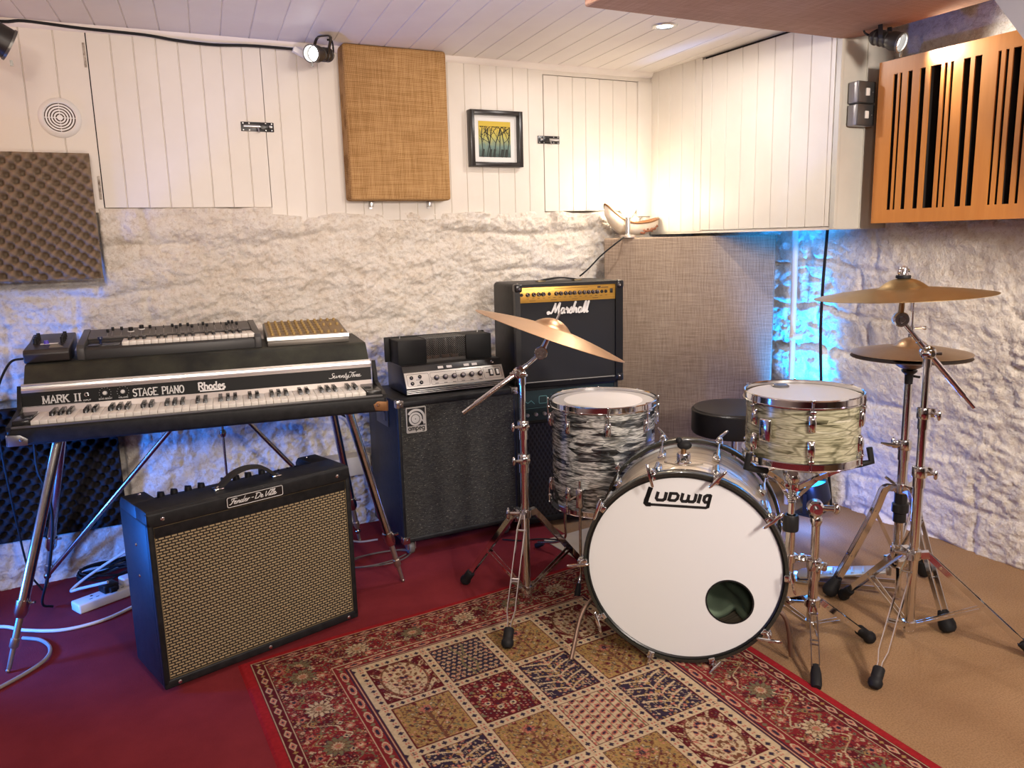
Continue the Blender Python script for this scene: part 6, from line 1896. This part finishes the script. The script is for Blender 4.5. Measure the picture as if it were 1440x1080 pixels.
    # pile: uneven dye and worn threads
    v = .82+.36*fbm(U*160, Vv*160, 5, 2); v = v*(.9+.2*fbm(U*5, Vv*5, 9, 3))
    img *= v[..., None]
    a_, b_ = U/W, Vv/L
    TL, TR, BL, BR = [np.array(p) for p in ((.213,2.248),(1.583,2.385),(.258,.75),(1.553,.75))]
    P2 = (TL*(1-a_)[...,None]+TR*a_[...,None])*(1-b_)[...,None] + (BL*(1-a_)[...,None]+BR*a_[...,None])*b_[...,None]
    P2[...,1] += .006*np.sin(a_*9)*np.exp(-b_*6)
    ed = np.minimum(np.minimum(U, W-U), np.minimum(Vv, L-Vv))
    Z = .0052 + .0045*smoothstep(ed/.008)
    P = np.concatenate([P2, Z[..., None]], -1).reshape(-1, 3)
    i = np.arange(nx-1)[None,:] + np.arange(ny-1)[:,None]*nx
    q = np.stack([i, i+nx, i+nx+1, i+1], -1).reshape(-1, 4)
    o = fastmesh('patterned_rug', P, q)
    at = o.data.color_attributes.new('weave', 'FLOAT_COLOR', 'POINT')
    at.data.foreach_set('color', np.concatenate([img, np.ones((ny, nx, 1))], -1).astype(np.float32).ravel())
    m_, nt, bs = newmat('wool_rug_pile'); bs.inputs['Roughness'].default_value = .95; bs.inputs['Specular IOR Level'].default_value = .08
    ca_ = N(nt, 'ShaderNodeVertexColor'); ca_.layer_name = 'weave'
    nt.links.new(ca_.outputs[0], bs.inputs['Base Color'])
    n_ = N(nt, 'ShaderNodeTexNoise', Scale=350.0, Detail=2.0); nt.links.new(coords(nt), n_.inputs['Vector']); bump(nt, bs, n_.outputs[0], .5, .002)
    o.data.materials.append(m_)
    tag(o, 'red patterned oriental rug with a field of square panels', 'rug')
rug()

# ------------------------------------------------------------------ odds and ends on the floor
def flat(name, pts, h, m, label, cat, z=.005):
    o = obj(name, MB().prism(pts, h, Matrix.Translation((0,0,z)), .0008, 1), m); return tag(o, label, cat)
flat('floor_mat', [(1.457,2.429),(1.71,2.46),(1.69,2.67),(1.444,2.643)], .004, mat('pale_beige_mat', (.50,.42,.31), .85, var=(8,(.44,.37,.28))), 'pale beige mat lying on the red carpet behind the floor tom', 'mat')
t = thing('power_strip', 'white power strip with plugs on the carpet behind the combo amplifier', 'power strip', (-.205, 2.845, .005), 26)
obj('body', MB().box((0,0,0),(.36,.062,.034), .006, 3), WHITE_PLASTIC, t)
sk = MB()
for i in range(4):
    x = .06+i*.085
    sk.box((x-.004,.038,.034),(x+.004,.046,.0345)).box((x-.016,.018,.034),(x-.006,.022,.0345)).box((x+.006,.018,.034),(x+.016,.022,.0345))
obj('sockets', sk, BLACK, t, smooth=0)
for i, (x, m, lab, ca) in enumerate(((.115, BLACK, 'black plug in the white power strip', .0),(.185, WHITE_PLASTIC, 'white plug in the white power strip, nearest the black plug', .0),(.27, mat('grey_plug', (.35,.34,.33), .5), 'grey plug in the white power strip beside the combo amplifier', .0))):
    a = math.radians(26); bx = (-.205+x*math.cos(a)-.031*math.sin(a), 2.845+x*math.sin(a)+.031*math.cos(a), .0395)
    p = thing('power_plug', lab, 'plug', bx, 26)
    obj('plug_body', MB().box((-.026,-.024,0),(.026,.024,.03), .006, 3).box((-.012,-.04,.004),(.012,-.022,.022), .004), m, p)
CABLE_W = mat('white_cable_sheath', (.62,.60,.58), .45)
CABLE_G = mat('grey_cable_sheath', (.30,.27,.25), .5)
def cable(name, pts, r, m, label):
    return tag(obj(name, MB().tube(smooth_pts(pts, 10), r, 8), m), label, 'cable')
cable('mains_cable', [(-.60,2.92,.011),(-.434,2.868,.012),(-.36,2.80,.012),(-.25,2.74,.012),(-.14,2.75,.012),(-.04,2.815,.012),(.06,2.90,.012),(.15,2.93,.012)], .0055, CABLE_W, 'white cable lying across the carpet from the left edge towards the combo amplifier')
cable('mains_cable', [(-.42,2.42,.011),(-.33,2.50,.011),(-.285,2.56,.013),(-.28,2.63,.013),(-.31,2.70,.012),(-.36,2.745,.011)], .0055, CABLE_G, 'loop of grey cable around the left front piano leg')
cable('mains_cable', [(-.115,2.90,.08),(-.20,2.98,.045),(-.235,3.03,.025),(-.17,3.06,.06),(-.03,3.06,.13),(.08,3.06,.16)], .005, CABLE_W, 'white cable curving up from the power strip')
rn = random.Random(2)
pts = []
for i in range(46):
    a = i*.62; r = .07+.025*math.sin(i*1.3)
    pts.append((-.08+r*1.5*math.cos(a), 3.12+r*.7*math.sin(a), .014+.045*abs(math.sin(i*.37))+.01*rn.random()))
cable('cable_coil', pts, .0042, RUBBER, 'tangle of black cable on the carpet against the stone wall')
cable('wall_lead', [(-.03,3.185,.60),(.10,3.175,.592),(.25,3.17,.576),(.40,3.17,.558),(.55,3.17,.545),(.70,3.17,.54),(.80,3.15,.50),(.84,3.15,.45)], .0042, RUBBER, 'black lead strung along the stone wall under the piano')
cable('mains_cable', [(.80,3.10,.24),(.76,3.07,.16),(.70,3.04,.11),(.70,3.02,.05),(.78,3.0,.012),(.86,2.98,.012)], .004, CABLE_G, 'pale thin cable drooping from the wall block to the floor')
pts = [(.80+(.13+.012*math.sin(a))*math.cos(a*.5), 2.78+(.06+.01*math.sin(a*.7))*math.sin(a*.5), .010+.0005*a) for a in range(0, 25)]
cable('cable_coil', pts, .0030, mat('dark_cable_sheath', (.09,.07,.065), .5), 'coil of thin grey cable on the carpet left of the speaker cabinet')
tag(obj('wall_block', MB().box((.70,3.10,.255),(.885,3.19,.335), .006), mat('pale_painted_block', (.58,.54,.44), .6, var=(9,(.5,.46,.38)))), 'pale painted block on the wall left of the speaker cabinet', 'ledge')
cable('stage_cable', [(1.50,2.60,.012),(1.43,2.66,.010),(1.36,2.68,.010),(1.30,2.73,.010)], .003, RUBBER, 'thin black cable on the carpet by the floor tom leg')

# LED wash light on the floor behind the stool
t = thing('led_wash_light', 'black floor light throwing blue up the corner behind the drums', 'stage light', (2.615, 2.36, .0), 20)
yk = MB().bar([(-.075,0,.01),(-.075,0,.10)], (0,1,0), .016, .004).bar([(.075,0,.01),(.075,0,.10)], (0,1,0), .016, .004).box((-.077,-.05,0),(.077,.05,.008), .002)
obj('bracket', yk, BLACK, t)
ax_ = V((-.1,.25,.96)).normalized(); Ml = along(V((0,-.01,.085)), V((0,-.01,.085))+ax_)
obj('housing', MB().lathe([(0,-.055),(.045,-.05),(.062,-.03),(.066,.03),(.066,.048),(.060,.048),(.058,.035),(0,.034)], 32, Ml), BLACK_GLOSS, t)
obj('lens', MB().lathe([(0,.038),(.057,.037),(.057,.035),(0,.035)], 28, Ml), emit('blue_led_face', (.02,.35,1), 5), t)

# ------------------------------------------------------------------ light
def light(name, typ, loc, energy, col, size=None, to=None, **kw):
    l = bpy.data.lights.new(name, typ); l.energy = energy; l.color = col
    if typ == 'AREA':
        l.shape = 'DISK' if not isinstance(size, tuple) else 'RECTANGLE'
        if isinstance(size, tuple): l.size, l.size_y = size
        else: l.size = size
    elif size is not None: l.shadow_soft_size = size
    for k_, v_ in kw.items(): setattr(l, k_, v_)
    o = bpy.data.objects.new(name, l); COL.objects.link(o); o.location = loc
    if to is not None:
        o.rotation_euler = (V(to)-V(loc)).to_track_quat('-Z', 'Y').to_euler()
    return o
WARM = (1, .80, .645)
NEUT = (1, .92, .85)
light('downlight_lamp', 'AREA', (1.887,2.472,1.935), 9, NEUT, .06, (1.887,2.472,0))
# added fill lights behind the camera, out of frame, standing for no known lamps
for x, y, z, e, to in ((-.55,-.9,1.72,12,(.4,2.4,.2)),(.95,-1.2,1.74,23,(1.1,2.2,.2)),(1.55,-.3,1.72,24,(2.6,1.9,.7))):
    light('front_fill', 'AREA', (x,y,z), e, (1,.87,.77), .30, to, spread=math.radians(110))
light('ceiling_fill', 'SPOT', (.55,.35,.75), 105, (1,.80,.66), .12, (.95,2.35,1.945), spot_size=math.radians(75), spot_blend=1)  # unseen spot added to brighten the ceiling
for x, y, e in ((-.25,2.05,1.3),(.55,2.0,1.6),(1.15,1.95,1.6)):
    light('wall_fill', 'AREA', (x,y,1.91), e, WARM, .12, (x+.1,3.2,.95))  # unseen area lights added to brighten the back wall
light('ceiling_fill', 'SPOT', (-.1,.55,.75), 32, (1,.80,.66), .12, (.05,2.35,1.945), spot_size=math.radians(75), spot_blend=1)  # second added spot, for the left of the ceiling
light('overhead_fill', 'AREA', (.45,1.0,1.93), 5, WARM, .25, (.45,1.001,0))  # overhead fill added for brightness, no fitting modelled
light('lamp_bulb', 'POINT', (lx,ly,lz+.15), 1.7, (1,.66,.32), .05)
light('spot_beam', 'SPOT', (.712,2.972,1.858), 10, (1,.93,.85), .025, (.20,1.6,.6), spot_size=math.radians(80), spot_blend=.7)
light('spot_beam', 'SPOT', (2.374,1.852,1.79), 12, (1,.95,.88), .025, (2.60,1.35,1.62), spot_size=math.radians(110), spot_blend=.7)
BLUE = (.015,.20,1)
light('blue_led', 'SPOT', (2.60,2.40,.15), 420, (.0,.29,1), .04, (2.68,2.55,.95), spot_size=math.radians(44), spot_blend=.9)
light('blue_led_spill', 'POINT', (2.44,2.22,.11), 4.5, (.07,.20,1), .05)
light('blue_led', 'SPOT', (-.85,2.60,.30), 110, BLUE, .07, (.2,2.78,.40), spot_size=math.radians(112), spot_blend=.8)
light('blue_led_spill', 'POINT', (-.80,2.86,.74), 9.0, (.03,.25,1), .06)
light('violet_led', 'POINT', (-.95,2.5,1.65), .5, (.5,.35,1), .06)
light('amber_lamp', 'POINT', (-.72,2.86,1.72), 3.5, (1,.50,.12), .05)
light('violet_led', 'AREA', (2.5,.45,1.5), 2.2, (.95,.55,.95), .2, (2.75,1.5,.6))
w = bpy.data.worlds.new('world'); SC.world = w; w.use_nodes = True
w.node_tree.nodes['Background'].inputs[0].default_value = (.6,.5,.45,1)
w.node_tree.nodes['Background'].inputs[1].default_value = .05

SC.view_settings.view_transform = 'Standard'
SC.view_settings.look = 'None'
SC.view_settings.exposure = -0.28
SC.view_settings.gamma = 1
SC.view_settings.use_curve_mapping = False
SC.cycles.use_denoising = True
SC.cycles.max_bounces = 8
SC.cycles.sample_clamp_indirect = 6
SC.cycles.caustics_reflective = False
SC.cycles.caustics_refractive = False

GROUPS = {'spotlight': 'black can spotlights', 'egg_crate_foam': 'egg crate foam sheets on the stone wall', 'switch_box': 'metal switch boxes on the boxing end',
 'cymbal_stand': 'chrome boom cymbal stands', 'cymbal': 'bronze cymbals on boom stands', 'hi_hat_cymbal': 'pair of hi-hat cymbals', 'power_plug': 'plugs in the power strip',
 'mains_cable': 'mains cables around the piano', 'cable_coil': 'coils of cable on the carpet', 'guitar_combo_amplifier': 'guitar combo amplifiers'}
for o in SC.objects:
    k_ = o.name.split('.')[0]
    if o.parent is None and k_ in GROUPS and 'category' in o.keys(): o['group'] = GROUPS[k_]
